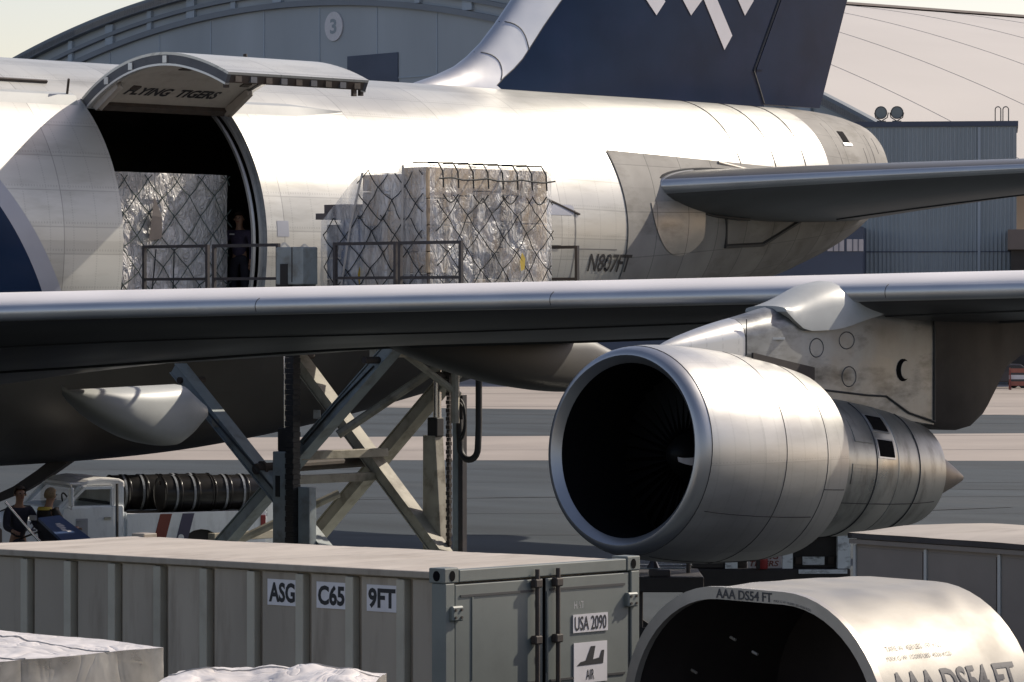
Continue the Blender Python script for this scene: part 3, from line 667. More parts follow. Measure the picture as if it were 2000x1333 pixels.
# gooseneck arms at both ends of the hinge
for x in (dx0 + 0.15, dx1 - 0.12):
    m = MB(); m.loft([[p + Vector((q, 0, 0)) for q in (-0.06, 0.06) for p in pr] for pr in ((dr(x, radians(34), -0.19), dr(x, radians(34), -0.30)), (dr(x, radians(48), -0.17), dr(x, radians(47), -0.34)))])
    m.build("hinge_arm", "door_liner", door)
for (x0, x1) in ((34.6, DX0 - 0.15), (DX1 + 0.1, 45.7)):           # hinge fairings carried on along the crown
    fwd = x0 < 38; m = MB(); rg = []
    for i in range(12):
        q = i / 11; x = x0 + (x1 - x0) * q; w = 0.10 * (min(1, q * 4) if fwd else min(1, (1 - q) * 2.2)) + 0.004
        rg.append([fsec(x, AH - 0.005 - w * .5, 0.0), fsec(x, AH - 0.005, 0.02 + w * 0.6), fsec(x, AH + w * .5, 0.0)])
    m.loft(rg); m.build("hinge_fairing", "fairing_grey", fus, smooth=30)
    m = MB(); c = AH + 0.13; a, b = (x0 + 1.2, x1 - 0.3) if fwd else (x0, x0 + 0.45)
    m.loft([[fsec(x, c, 0.003), fsec(x, c, 0.05), fsec(x, c + 0.012, 0.05), fsec(x, c + 0.012, 0.003)] for x in (a, b)]); m.build("rain_gutter", "rust_dark", fus)
m = MB(); m.tube([fsec(39.15, AH + 0.02, 0.0), fsec(39.0, AH + 0.02, 0.35)], 0.022); m.build("stay_rod", "rust_dark", fus)

# paint, plates and small openings of the hull (thin sheets that follow the skin)
def patch(name, mat, x0, x1, z0, z1, off=0.006, parent=None, round_=0.0, thick=0.012):
    m = MB(); rows = fr(z0, z1, 8); rg = []
    for z in rows:
        d = 0.0
        if round_ > 0:
            for e in (z - z0, z1 - z):
                if e < round_: d = max(d, round_ - sqrt(max(0, round_ ** 2 - (round_ - e) ** 2)))
        pts = [fsec(x, a_of_z(x, z), off) for x in (x0 + d, x1 - d)]; rg.append(pts + [fsec(x, a_of_z(x, z), off - thick) for x in (x1 - d, x0 + d)])
    m.loft(rg); return m.build(name, mat, parent or fus)
def band(name, mat, fx0, fx1, z0, z1, off):
    zs = fr(z0, z1, 22); m = MB()
    m.grid(lambda z, q: fsec(fx0(z) + (fx1(z) - fx0(z)) * q, a_of_z(38, z), off), zs, fr(0, 1, 6)); return m.build(name, mat, fus, smooth=40, recalc=False)
def edge(z): return 36.25 + (7.15 - z) * 0.63 + 0.12 * (7.15 - z) * (z - 4.0) * 0.5
band("livery_stripe", "navy", lambda z: 20.0, lambda z: edge(z), 4.3, 7.6, 0.004)
band("livery_stripe", "stripe_grey", lambda z: edge(z), lambda z: edge(z) + 0.42, 4.3, 7.8, 0.004)
patch("window_plug", "frame_metal", 43.02, 43.30, 5.42, 5.98, 0.006, round_=0.12)
patch("window_plug", "frame_metal", 43.52, 43.80, 5.40, 5.96, 0.006, round_=0.12)
patch("window_plug_pane", "fairing_grey", 43.06, 43.26, 5.46, 5.94, 0.009, round_=0.09)
patch("window_plug_pane", "fairing_grey", 43.56, 43.76, 5.44, 5.92, 0.009, round_=0.09)
patch("skin_patch", "stripe_grey", 43.0, 43.28, 6.08, 6.36, 0.005)
# aft crew door outline
for (x0, x1, z0, z1) in ((50.25, 50.29, 5.0, 6.72), (51.20, 51.24, 5.0, 6.70), (51.24, 52.6, 5.94, 5.965)):
    patch("door_seam", "seam_soft", x0, x1, z0, z1, 0.004)
patch("door_header", "stripe_grey", 50.29, 51.20, 6.60, 6.80, 0.007, round_=0.08)
patch("door_handle", "seam", 50.45, 50.75, 5.96, 6.02, 0.02)
m = MB(); m.beam(fsec(49.9, a_of_z(49.9, 7.05), 0.02), fsec(51.35, a_of_z(51.35, 6.62), 0.02), 0.03, 0.03); m.build("grab_rail", "rust_dark", fus)
lettering("registration", fus, "N807FT", 1.42, 0.35, lambda u, v: fsec(51.72 + u, a_of_z(51.72 + u, 5.52 + v), 0.008 if u < 0.6 else 0.025), mat="black_ink", shear=0.10, bold=0.018)
0 and lettering("registration", fus, "7 7", 0.35, 0.30, lambda u, v: fsec(50.6 + u, a_of_z(50.6 + u, 5.55 + v), 0.006), mat="reg_ink", shear=0.3)
# bare metal field round the tailplane root and its rounded wear plate
m = MB(); xg = fr(52.75, XC - 0.02, 26); zg = fr(0, 1, 26)
def zt_(x): return 7.93 - 0.03 * (x - 52.5)
def zb_(x): return crom(FT, x)[1] + 0.15
m.grid(lambda x, q: fsec(x + (0.18 * sin(q * pi) if x < 52.76 else 0), a_of_z(x, zb_(x) + (zt_(x) - zb_(x)) * q), 0.02), xg, zg); m.build("bare_panel", "panel_grey", fus, smooth=40, recalc=False)
# wear plate: a disc sector on the hull side
def disc_on_hull(cx, cz, r, a0, a1, off, name, mat, r0=0.0):
    m = MB(); aq = fr(a0, a1, 44); rq = fr(r0, r, 14)
    def f(a, q):
        x = min(55.6, cx + q * cos(a)); z = cz + q * sin(a); return fsec(x, a_of_z(x, z), off)
    m.grid(f, aq, rq); return m.build(name, mat, fus, smooth=40)
disc_on_hull(54.8, 6.95, 1.08, radians(182), radians(360), 0.035, "wear_plate", "tail_metal")

for (x0, x1, z0, z1, mt) in ((56.35, 56.42, 7.2, 7.75, "frame_metal"), (56.45, 59.6, 7.25, 7.68, "pylon_metal")): patch("tailplane_cutout", mt, x0, x1, z0, z1, 0.012)
m = MB(); m.tube([fsec(56.4, a_of_z(56.4, 7.78), 0.03), fsec(59.7, a_of_z(59.7, 7.4), 0.03)], 0.03); m.build("cutout_strip", "igloo_rim", fus)
for pp in ([(56.35, 6.75), (56.5, 6.08), (58.0, 6.14), (59.6, 6.75)],):
    m = MB(); m.tube([fsec(x, a_of_z(x, z), 0.03) for x, z in pp], 0.05, 6); m.build("cutout_frame", "seam", fus)
for i, x in enumerate((56.9, 58.2, 59.4)):
    m = MB(); m.tube([fsec(x + 0.02 * k, radians(q), 0.003) for k, q in enumerate(range(-80, 100, 6))], 0.012, 5); m.build("skin_ring", "seam", fus)
def tpatch(name, mat, x0, x1, z0, z1, off=0.006): return patch(name, mat, x0, x1, z0, z1, off, parent=tc_)
tpatch("vent_opening", "duct_dark", 61.72, 61.97, 8.38, 8.64, 0.01)
m = MB(); m.loft([[fsec(x, a_of_z(x, z), o_) for x, z, o_ in ((61.66, 8.32, .004), (62.02, 8.32, .004), (62.02, 8.32, .02), (61.66, 8.32, .02))], [fsec(x, a_of_z(x, z), o_) for x, z, o_ in ((61.66, 8.375, .004), (62.02, 8.375, .004), (62.02, 8.375, .02), (61.66, 8.375, .02))]]); m.build("vent_lip", "bare_metal", tc_)
for x0, x1, z0, z1 in ((62.9, 62.93, 7.9, 8.6), (63.25, 63.27, 8.2, 8.55), (62.2, 62.22, 7.6, 7.95), (61.3, 61.32, 7.5, 8.8), (62.5, 62.52, 7.5, 8.3)): tpatch("panel_seam", "seam", x0, x1, z0, z1, 0.004)

# ------------------------------------------------------------------ fin and rudder
def fin_le(z): return crom([(9.0, 49.2), (9.23, 49.85), (9.5, 50.75), (10.0, 51.6), (11.0, 52.62), (12, 53.7), (15, 57.0), (19.2, 61.7)], z)[0]
def fin_te(z): return 62.62 + (z - 9.15) * 0.405
def fin_hinge(z): return 60.02 + (z - 9.9) * 0.57
def fin_half(x, z):
    a, b = fin_le(z), fin_te(z); t = max(0.0, min(1.0, (x - a) / (b - a)))
    return 0.018 + 0.5 * (1 - 0.55 * (z - 9.2) / 10) * (2.969 * sqrt(t) - 1.26 * t - 3.516 * t * t + 2.843 * t ** 3 - 1.036 * t ** 4) / 1.0 * 0.95
zf = [8.9, 9.05, 9.23, 9.4, 9.6, 9.8, 10.1, 10.5, 11, 12, 13.5, 15, 17, 19.2]
def fin_ring(z, x0, x1, n=18, grow=0.0):
    T = [0.5 - 0.5 * cos(pi * i / n) for i in range(n + 1)]
    X = [x0 + (x1 - x0) * (q * q * .6 + q * .4) for q in fr(0, 1, n)]
    return [Vector((x, -(fin_half(x, z) + grow), z)) for x in X] + [Vector((x, fin_half(x, z) + grow, z)) for x in X[::-1]]
def cut(z): # lower rudder edge is cut on a slant
    return fin_hinge(z) if z > 9.92 else fin_hinge(9.92) + (9.92 - z) * 0.62
m = MB(); m.loft([fin_ring(z, fin_le(z), cut(z) - 0.02) for z in zf]); fin = m.build("tail_fin", "navy", ap, smooth=35)
m = MB(); m.loft([fin_ring(z, cut(z) + 0.02, fin_te(z)) for z in [9.22] + zf[3:]]); rud = m.build("rudder", "navy", ap, smooth=35)
def le_w(z): return fin_le(z) + max(0.15, crom([(9.0, 2.9), (9.23, 1.85), (10, 1.12), (11, 1.05), (19.2, 0.8)], z)[0])
m = MB(); rg = []
for z in zf:
    X = [fin_le(z) + (le_w(z) - fin_le(z)) * q * q for q in fr(0, 1, 12)]
    rg.append([Vector((x, -(fin_half(x, z) + 0.006), z)) for x in X[::-1]] + [Vector((X[0] - 0.012, 0, z))] + [Vector((x, fin_half(x, z) + 0.006, z)) for x in X])
m.loft(rg, cap=False, close=False); m.build("fin_leading_edge", "bare_metal", fin, smooth=60, recalc=False)
def fin_pt(x, z, off=0.012): return Vector((x, -(fin_half(x, z) + off), z))
def fin_poly(poly, name, mat, off=0.012):
    """polygon on the fin's left side, cut into small pieces so that it follows the surface"""
    bm = bmesh.new(); f = bm.faces.new([bm.verts.new((x, 0, z)) for x, z in poly])
    bmesh.ops.triangulate(bm, faces=bm.faces); bmesh.ops.subdivide_edges(bm, edges=bm.edges, cuts=3, use_grid_fill=True)
    me = MB(); bm.verts.index_update(); me.add([fin_pt(v.co.x, v.co.z, off) for v in bm.verts], [tuple(v.index for v in f.verts) for f in bm.faces]); bm.free()
    o = me.build(name, mat, fin); return o
def fpx(px, py):   # photo position to the fin plane
    t = 50.4 / (0.67816 - 0.73491 * (px - 1000) / 7200); return (-2 + t * (0.73491 + 0.67816 * (px - 1000) / 7200), 4.9 - t * (py - 593) / 7200)
EM = {1: [(1190, -60), (1228, 0), (1250, 33), (1268, 6), (1226, -60)], 2: [(1268, -60), (1306, 6), (1320, 33), (1345, 0), (1390, 100), (1406, 72), (1345, -60)], 3: [(1386, -60), (1432, 33), (1450, 4), (1420, -60)]}
for k in EM: fin_poly([fpx(*p) for p in EM[k]], "emblem", "emblem_white")
m = MB(); m.tube([fin_pt(52.0 + 0.62 * (z - 9.25), z, 0.004) if False else fin_pt(le_w(z), z, 0.0) for z in zf[2:]], 0.012, 5); m.build("edge_seam", "seam", fin)
for z0 in (9.9, 10.55):   # butt joints of the leading edge
    P = []
    for q in fr(0, 1, 10):
        z = z0 - 0.55 * q * q; x = fin_le(z) + (le_w(z) - fin_le(z)) * q; P.append(fin_pt(x, z, 0.008))
    m = MB(); m.tube(P, 0.012, 5); m.build("edge_joint", "seam", fin)
m = MB(); m.tube([fin_pt(fin_hinge(z) - 0.01, z, 0.004) for z in fr(9.92, 19, 12)], 0.03, 5); m.build("hinge_gap", "seam", fin)
m = MB(); m.tube([fin_pt(cut(z), z, 0.002) for z in fr(9.24, 9.92, 5)], 0.022, 5); m.build("hinge_gap", "seam", fin)
m = MB(); m.loft([[fin_pt(fin_hinge(z) + 0.06, z, o_) for o_ in (0.002, 0.02)] + [fin_pt(fin_hinge(z) + 0.30, z, o_) for o_ in (0.02, 0.002)] for z in fr(9.95, 12, 8)]); m.build("hinge_cover", "navy", rud)

# ------------------------------------------------------------------ wings, tailplanes, flap fairings
def foil(t): return max(0.0, (2.969 * sqrt(t) - 1.26 * t - 3.516 * t * t + 2.843 * t ** 3 - 1.036 * t ** 4)) / 1.0
def wing_ring(sec, side, t0=0.0, t1=1.0, n=22, grow=0.0):
    L, xl, zl, xt, zt, tu, tl = sec
    q = [t0 + (t1 - t0) * (i / n) ** 1.7 for i in range(n + 1)]
    up = [Vector((xl + (xt - xl) * t - (grow if t == 0 else 0), -side * L, zl + (zt - zl) * t + tu * foil(t) + 0.012 + grow)) for t in q]
    lo = [Vector((xl + (xt - xl) * t - (grow if t == 0 else 0), -side * L, zl + (zt - zl) * t - tl * foil(t) - 0.012 - grow)) for t in q]
    return up[::-1] + lo
WS = [(2.6, 19.0, 4.35, 36.0, 3.45, 0.85, 1.15), (8.0, 23.85, 4.58, 36.3, 4.0, 0.46, 0.52), (10.5, 26.1, 4.67, 36.9, 4.15, 0.42, 0.42), (13.4, 28.8, 4.80, 38.2, 4.38, 0.35, 0.36),
      (17.0, 32.15, 4.915, 39.85, 4.52, 0.32, 0.34), (20.87, 35.7, 5.03, 41.6, 4.75, 0.30, 0.28), (24.5, 39.0, 5.16, 43.3, 4.98, 0.27, 0.22), (29.5, 43.6, 5.5, 46.0, 5.40, 0.2, 0.16)]
def wing_at(L):
    r = crom(WS, L); return (L,) + tuple(r)
Ls = fr(2.6, 29.5, 40)
for side, nm in ((1, "left"), (-1, "right")):
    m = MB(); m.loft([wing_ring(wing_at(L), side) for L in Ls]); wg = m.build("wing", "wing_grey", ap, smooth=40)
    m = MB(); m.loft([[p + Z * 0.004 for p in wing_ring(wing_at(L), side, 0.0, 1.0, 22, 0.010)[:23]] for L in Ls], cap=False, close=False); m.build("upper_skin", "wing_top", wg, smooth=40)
    if side > 0: wing = wg
    m = MB(); m.loft([[Vector((wing_at(L)[1] + 0.07 - 0.11 * cos(e), -side * L, wing_at(L)[2] - 0.015 + 0.11 * sin(e))) for e in fr(radians(-95), radians(85), 16)] for L in fr(4, 29.4, 40)], cap=False, close=False); m.build("leading_edge", "bare_metal", wg, smooth=60)
    if side > 0:
        # butt joints and the slat gap line of the leading edge, long panel seams of the underside
        for L in (11.6, 15.6, 18.4, 21.6, 23.4):
            P = [Vector((wing_at(L)[1] + 0.07 - 0.112 * cos(e), -L, wing_at(L)[2] - .015 + 0.112 * sin(e))) for q, e in ((0, -.6), (0, -.2), (0, .2), (0, .6), (0, 1.0), (0, 1.3))]
            m = MB(); m.tube(P, 0.006, 4); m.build("edge_joint", "seam", wg)
        for tq in (0.16, 0.62):
            P = []
            for L in fr(6, 28, 30):
                s_ = wing_at(L); P.append(Vector((s_[1] + (s_[3] - s_[1]) * tq, -L, s_[2] + (s_[4] - s_[2]) * tq - s_[6] * foil(tq) - 0.014)))
            m = MB(); m.tube(P, 0.014 if tq != 0.62 else 0.03, 4); m.build("panel_seam", "wing_seam", wg)
def canoe(L, x0, x1, ztop0, ztop1, depth, hw, nm="flap_track_fairing", mat="fairing_grey"):
    m = MB(); rg = []
    for i in range(31):
        t = i / 30; x = x0 + (x1 - x0) * t; zt = ztop0 + (ztop1 - ztop0) * t
        if t < 0.76: g_ = (sin(t / 0.76 * pi / 2)) ** 0.85; zt_l = zt
        else:
            q = (t - 0.76) / 0.24; g_ = 1.0 - 0.80 * q ** 1.5; zt_l = zt - depth * 0.42 * max(0, (q - 0.25) / 0.75)
        dz = depth * g_; w = hw * (sin(min(1, t / 0.5) * pi / 2) ** 0.6 if t < 0.5 else 1 - 0.45 * ((t - 0.5) / 0.5) ** 2)
        if i == 30: dz *= 0.7; w *= 0.6
        zb = zt - dz if t < 0.76 else zt - depth * (1.0 - 0.50 * ((t - 0.76) / 0.24) ** 1.6)
        zt_l = max(zt_l, zb + 0.08)
        zc = (zt_l + zb) / 2; hh = (zt_l - zb) / 2
        ring = []
        for k in range(20):
            a = 2 * pi * k / 20; ca, sa = cos(a), sin(a); e = 0.72
            ring.append(Vector((x, -L + w * math.copysign(abs(ca) ** e, ca), zc + hh * math.copysign(abs(sa) ** e, sa))))
        rg.append(ring)
    m.loft(rg); o = m.build(nm, mat, wing, smooth=50)
    return o
canoe(14.0, 34.3, 39.9, 4.55, 4.42, 0.86, 0.36, mat="fairing_shaded")
canoe(6.35, 35.4, 38.35, 3.55, 3.62, 0.98, 0.42)
canoe(18.6, 37.2, 42.0, 4.72, 4.62, 0.55, 0.26)
canoe(23.0, 39.8, 44.3, 4.95, 4.9, 0.5, 0.25)

TSL = [(1.2, 53.2, 7.15, 62.4, 6.72, 0.50, 0.52), (2.6, 54.15, 7.24, 62.6, 6.90, 0.45, 0.46), (6, 57.2, 7.47, 63.3, 7.30, 0.33, 0.32), (11, 61.7, 7.78, 64.3, 7.68, 0.16, 0.15)]
def tail_at(L): return (L,) + tuple(crom(TSL, L))
for side in (1, -1):
    m = MB(); m.loft([wing_ring(tail_at(L), side) for L in fr(1.2, 11, 20)]); tp = m.build("tailplane", "tailplane_grey", ap, smooth=40)
    m = MB(); m.loft([wing_ring(tail_at(L), side, 0.0, 0.010, 12, 0.006) for L in fr(1.4, 10.95, 20)]); m.build("leading_edge", "bare_metal", tp, smooth=60)
    if side > 0:
        s_ = tail_at(2.55); m = MB(); m.tube([p + Vector((-0.01, 0, 0)) for p in wing_ring(s_, 1, 0.0, 0.35, 14, 0.02)], 0.03, 5); m.build("root_seal", "seam", tp)
        m = MB(); m.loft([wing_ring(tail_at(L), 1, 0.0, 0.12, 10, 0.012) for L in fr(2.0, 2.62, 3)]); m.build("root_fairing", "bare_metal", tp, smooth=50)
        P = []
        for L in fr(2.4, 10.5, 12):
            q = tail_at(L); P.append(Vector((q[1] + (q[3] - q[1]) * .72, -L, q[2] + (q[4] - q[2]) * .72 - q[6] * foil(.72) - .014)))
        m = MB(); m.tube(P, 0.025, 4); m.build("elevator_gap", "seam", tp)

#=PART3=
# ------------------------------------------------------------------ outboard engine and pylon
E0 = Vector((31.98, -20.87, 3.11)); EA = Vector((1, 0, -0.083)).normalized()
eng = part_empty("engine", ap, E0)
def turn(prof, name, mat, n=72, smooth=45, a0=0.0, a1=2 * pi):
    m = MB(); m.lathe(prof, E0, EA, n, a0, a1); o = m.build(name, mat, eng, smooth=smooth, recalc=False); return o
turn([(0.10, 1.075), (0.03, 1.125), (-0.005, 1.165), (0.0, 1.20), (0.03, 1.235), (0.10, 1.27), (0.17, 1.287)], "inlet_lip", "lip_grey")
turn([(1.45, 1.10), (1.0, 1.06), (0.5, 1.045), (0.25, 1.055), (0.10, 1.074)], "inlet_duct", "duct_dark")
COWL = [(0.10, 1.27), (0.17, 1.288), (0.27, 1.305), (0.5, 1.326), (0.8, 1.340), (1.2, 1.345), (1.55, 1.337), (1.9, 1.320), (2.3, 1.290), (2.65, 1.252), (2.98, 1.205)]
def cw(a, b, n): return [(s, crom(COWL, s)[0]) for s in fr(a, b, n)]
turn(cw(0.175, 1.555, 16), "inlet_cowl", "nacelle")
turn(cw(1.56, 2.455, 12), "fan_cowl", "nacelle")
turn(cw(2.46, 2.98, 8), "fan_nozzle", "nacelle")
turn([(2.98, 1.205), (2.98, 1.17), (2.6, 1.20), (2.0, 1.2)], "nozzle_lining", "core_metal")
turn([(1.42, 1.09), (1.42, 0.32)], "fan_disc", "duct_dark")
m = MB()
turn([(0.92, 0.0), (0.94, 0.07), (1.02, 0.16), (1.18, 0.26), (1.40, 0.33)], "spinner", "fan_black")
for k in range(38):                      # fan blades
    a = 2 * pi * k / 38; e1 = Vector((0, 1, 0)); e2 = EA.cross(e1)
    R = e1 * cos(a) + e2 * sin(a); T = -e1 * sin(a) + e2 * cos(a); c = E0 + EA * 1.28
    m = MB(); m.add([c + R * .33 - EA * .05 - T * .02, c + R * .33 + EA * .1 + T * .03, c + R * 1.06 + EA * .06 + T * .07, c + R * 1.06 - EA * .02 - T * .07], [(0, 1, 2, 3)]); m.build("fan_blade", "fan_black", eng, recalc=False)
m = MB(); P = []
def spr(s): return crom([(0.92, 0.0), (0.94, 0.07), (1.02, 0.16), (1.18, 0.26), (1.40, 0.33)], s)[0] + 0.008
e1 = Vector((0, 1, 0)); e2 = EA.cross(e1); L0 = []; L1 = []
for i in range(13):
    q = i / 12; a = radians(200 - 35 * q); s = 0.95 + 0.40 * q; r = spr(s); w = 0.42 + 0.05 * q
    L0.append(E0 + EA * s + (e1 * cos(a) + e2 * sin(a)) * r); L1.append(E0 + EA * (s + .02) + (e1 * cos(a + w) + e2 * sin(a + w)) * spr(s + .02))
m.add(L0 + L1, [(i, i + 1, 14 + i, 13 + i) for i in range(12)]); m.build("spinner_mark", "plate_white", eng, recalc=False)
turn([(2.2, 0.93), (2.9, 0.945), (3.4, 0.94), (4.0, 0.915), (4.45, 0.885), (4.46, 0.878)], "core_cowl", "core_metal")
turn([(4.465, 0.876), (4.47, 0.884), (4.9, 0.84), (5.35, 0.775), (5.75, 0.70), (5.75, 0.67), (5.3, 0.72), (4.8, 0.72)], "exhaust_nozzle", "core_metal")
turn([(5.0, 0.58), (5.6, 0.52), (6.2, 0.37), (6.75, 0.17), (7.05, 0.05), (7.08, 0.0)], "exhaust_plug", "plug_metal", n=32)
turn([(5.1, 0.72), (5.1, 0.45)], "nozzle_shade_ring", "duct_dark", n=32)  # dark ring added to stand for the shade inside the nozzle
def eng_pt(s, ang, r): # ang: 0 = outboard (left) side, 90 = up
    a = radians(ang); side = Vector((0, -1, 0)); up = side.cross(EA); up = up if up.z > 0 else -up
    return E0 + EA * s + (side * cos(a) + up * sin(a)) * r
core_r = [(2.2, 0.93), (2.9, 0.945), (3.4, 0.94), (4.0, 0.915), (4.45, 0.885), (4.9, 0.84), (5.35, 0.775), (5.75, 0.70)]
cowl_r = [(0.27, 1.303), (0.5, 1.326), (0.8, 1.340), (1.2, 1.345), (1.55, 1.337), (1.9, 1.322), (2.3, 1.293), (2.65, 1.252), (2.98, 1.205)]
def eng_patch(name, mat, tab, s0, s1, a0, a1, off=0.006, thick=0.01):
    m = MB(); rg = []
    for a in fr(a0, a1, 6):
        rg.append([eng_pt(s, a, crom(tab, s)[0] + off) for s in fr(s0, s1, 4)] + [eng_pt(s, a, crom(tab, s)[0] + off - thick) for s in fr(s1, s0, 4)])
    m.loft(rg); return m.build(name, mat, eng)
for s0, s1, a0, a1 in ((4.02, 4.36, 33, 48), (4.02, 4.36, 10, 24)):
    eng_patch("vent_frame", "bare_metal", core_r, s0 - .03, s1 + .03, a0 - 1.5, a1 + 1.5, 0.006); eng_patch("vent_opening", "duct_dark", core_r, s0, s1, a0, a1, 0.012)
for s0, s1, a0, a1 in ((3.12, 3.34, -12, 5), (3.40, 3.92, -14, 2), (3.0, 3.3, -55, -40), (3.5, 3.9, 20, 40)):
    eng_patch("access_panel", "core_metal", core_r, s0, s1, a0, a1, 0.008)
for s in (0.172, 1.557, 2.457):
    m = MB(); m.tube([eng_pt(s, a, crom(COWL, s)[0] + 0.000) for a in range(0, 361, 5)], 0.006, 4); m.build("cowl_seam", "seam", eng)
for s0, s1, a in ((0.3, 2.4, -32), (2.47, 2.95, -15), (0.3, 2.4, -78), (3.0, 5.6, -30)):
    tab = cowl_r if s1 < 2.97 else core_r
    m = MB(); m.tube([eng_pt(s, a, crom(tab, s)[0] + 0.001) for s in fr(s0, s1, 10)], 0.006, 4); m.build("cowl_seam", "seam", eng)
for s in (3.95, 5.0):
    m = MB(); m.tube([eng_pt(s, a, crom(core_r, s)[0] + 0.002) for a in range(-100, 70, 5)], 0.009, 4); m.build("cowl_seam", "seam", eng)

# pylon: front apron, main box, dark aft fairing
PYL = [(32.62, 4.36, 4.30, 0.02), (32.85, 4.44, 4.2, 0.10), (33.3, 4.56, 4.0, 0.18), (33.8, 4.67, 3.9, 0.24), (34.4, 4.78, 3.8, 0.29), (35.0, 4.90, 3.7, 0.31), (35.6, 5.00, 3.6, 0.32), (36.6, 4.98, 3.45, 0.32), (37.4, 4.9, 3.35, 0.31), (38.0, 4.86, 3.28, 0.30)]
def pyl_ring(x, zt, zb, w, off=0.0, n=8):
    w = w + off; R = min(0.28, w * 0.95, (zt - zb) * .4) ; pts = []
    for k in range(n + 1):
        a = pi * k / n; pts.append(Vector((x, E0.y - w * cos(a), zt - R + (R + off) * sin(a))))
    pts += [Vector((x, E0.y + w, zb)), Vector((x, E0.y - w, zb))]
    return pts
def pyl_at(x): return crom(PYL, x)
def pyl_loft(name, mat, x0, x1, n=14, off=0.0, parent=None, zb=None, zt=None):
    m = MB(); rg = []
    for x in fr(x0, x1, n):
        t_, b_, w_ = pyl_at(x); b_ = zb(x) if zb else b_; t_ = zt(x) if zt else t_
        rg.append(pyl_ring(x, t_, b_, w_, off))
    m.loft(rg); return m.build(name, mat, parent, smooth=40)
pyl = pyl_loft("pylon", "pylon_metal", 34.05, 37.98, parent=ap)
pyl_loft("pylon_apron", "nacelle", 32.62, 34.04, parent=pyl)
def fz(x): return crom([(34.78, 4.80), (35.1, 4.58), (35.5, 4.56), (36.4, 4.70), (37.2, 4.83)], x)[0]
def ft(x): return crom([(34.78, 4.87), (35.2, 5.02), (35.55, 5.14), (36.0, 5.20), (36.6, 5.19), (37.2, 5.10)], x)[0]
m = MB(); rg = []
for x in fr(34.78, 37.2, 16):
    w = pyl_at(x)[2] + 0.035 + 0.10 * max(0, 1 - abs(x - 35.9) / 1.1); b_, t_ = fz(x), ft(x); t_ = max(t_, b_ + .06)
    rg.append([Vector((x, E0.y - w * cos(pi * k / 10), b_ + (t_ - b_) * sin(pi * k / 10) ** 0.62)) for k in range(11)] + [Vector((x, E0.y + w, b_ - .005)), Vector((x, E0.y - w, b_ - .005))])
m.loft(rg); m.build("wing_saddle_fairing", "fairing_grey", pyl, smooth=45)
AFT = [(37.98, 3.28, .30), (38.3, 3.20, .30), (38.6, 3.19, .30), (38.95, 3.24, .29), (39.25, 3.40, .28), (39.55, 3.73, .27), (39.8, 4.02, .26), (40.2, 4.18, .23), (40.9, 4.30, .18), (41.7, 4.55, .1)]
m = MB(); m.loft([[Vector((x, E0.y - w, 4.88)), Vector((x, E0.y - w, zb + .12)), Vector((x, E0.y - w * .7, zb)), Vector((x, E0.y + w * .7, zb)), Vector((x, E0.y + w, zb + .12)), Vector((x, E0.y + w, 4.88))] for x, zb, w in AFT]); aft = m.build("pylon_aft_fairing", "soot", pyl, smooth=40)
def pyl_disc(x, z, rx, rz, name, mat, off=0.006, n=18):
    w = pyl_at(x)[2]; m = MB()
    m.loft([[Vector((x + rx * cos(2 * pi * k / n), E0.y - pyl_at(x + rx * cos(2 * pi * k / n))[2] - o_, z + rz * sin(2 * pi * k / n))) for k in range(n)] for o_ in (-0.02, off)]); return m.build(name, mat, pyl)
for x, z, rx, rz in ((35.42, 4.33, .14, .12), (36.05, 4.42, .16, .11), (36.1, 3.95, .15, .13)):
    m = MB(); m.tube([Vector((x + rx * cos(a), E0.y - pyl_at(x + rx * cos(a))[2] - .002, z + rz * sin(a))) for a in fr(0, 2 * pi, 20)], .007, 4); m.build("access_panel_rim", "rim_grey", pyl)
pyl_disc(37.28, 4.02, .15, .15, "drain_opening", "duct_dark", 0.006); pyl_disc(37.33, 4.02, .11, .12, "drain_flap", "pylon_metal", 0.012)
for x, z in ((34.55, 4.44),):
    m = MB(); m.loft([[Vector((x + u, E0.y - pyl_at(x)[2] - v * .07, z + .0 - v * .0 + q)) for u, v in ((0, 0), (.16, 1), (.24, 0))] for q in (0, .03)]); m.build("vent_scoop", "bare_metal", pyl)
m = MB(); m.tube([Vector((34.06, E0.y - pyl_at(34.06)[2] - .002, z)) for z in (4.25, 4.7)], 0.008, 4); m.build("panel_seam", "seam", pyl)
m = MB(); m.prism([(34.1, 4.28), (35.35, 4.08), (35.35, 3.92), (35.2, 3.86), (34.8, 4.02), (34.1, 4.2)], (0, E0.y - .345, 0), Vector((1, 0, 0)), Z, Vector((0, 1, 0)), .03); m.build("seal_strip", "soot", pyl)
m = MB(); m.tube([Vector((x, E0.y - .325, z)) for x, z in ((35.4, 3.80), (36.5, 3.70), (36.9, 3.68), (37.4, 3.45), (37.98, 3.32))], 0.014, 5); m.build("panel_seam", "seam", pyl)
m = MB(); m.tube([Vector((37.98, E0.y - .312, z)) for z in (3.3, 4.86)], 0.014, 5); m.build("panel_seam", "seam", pyl)

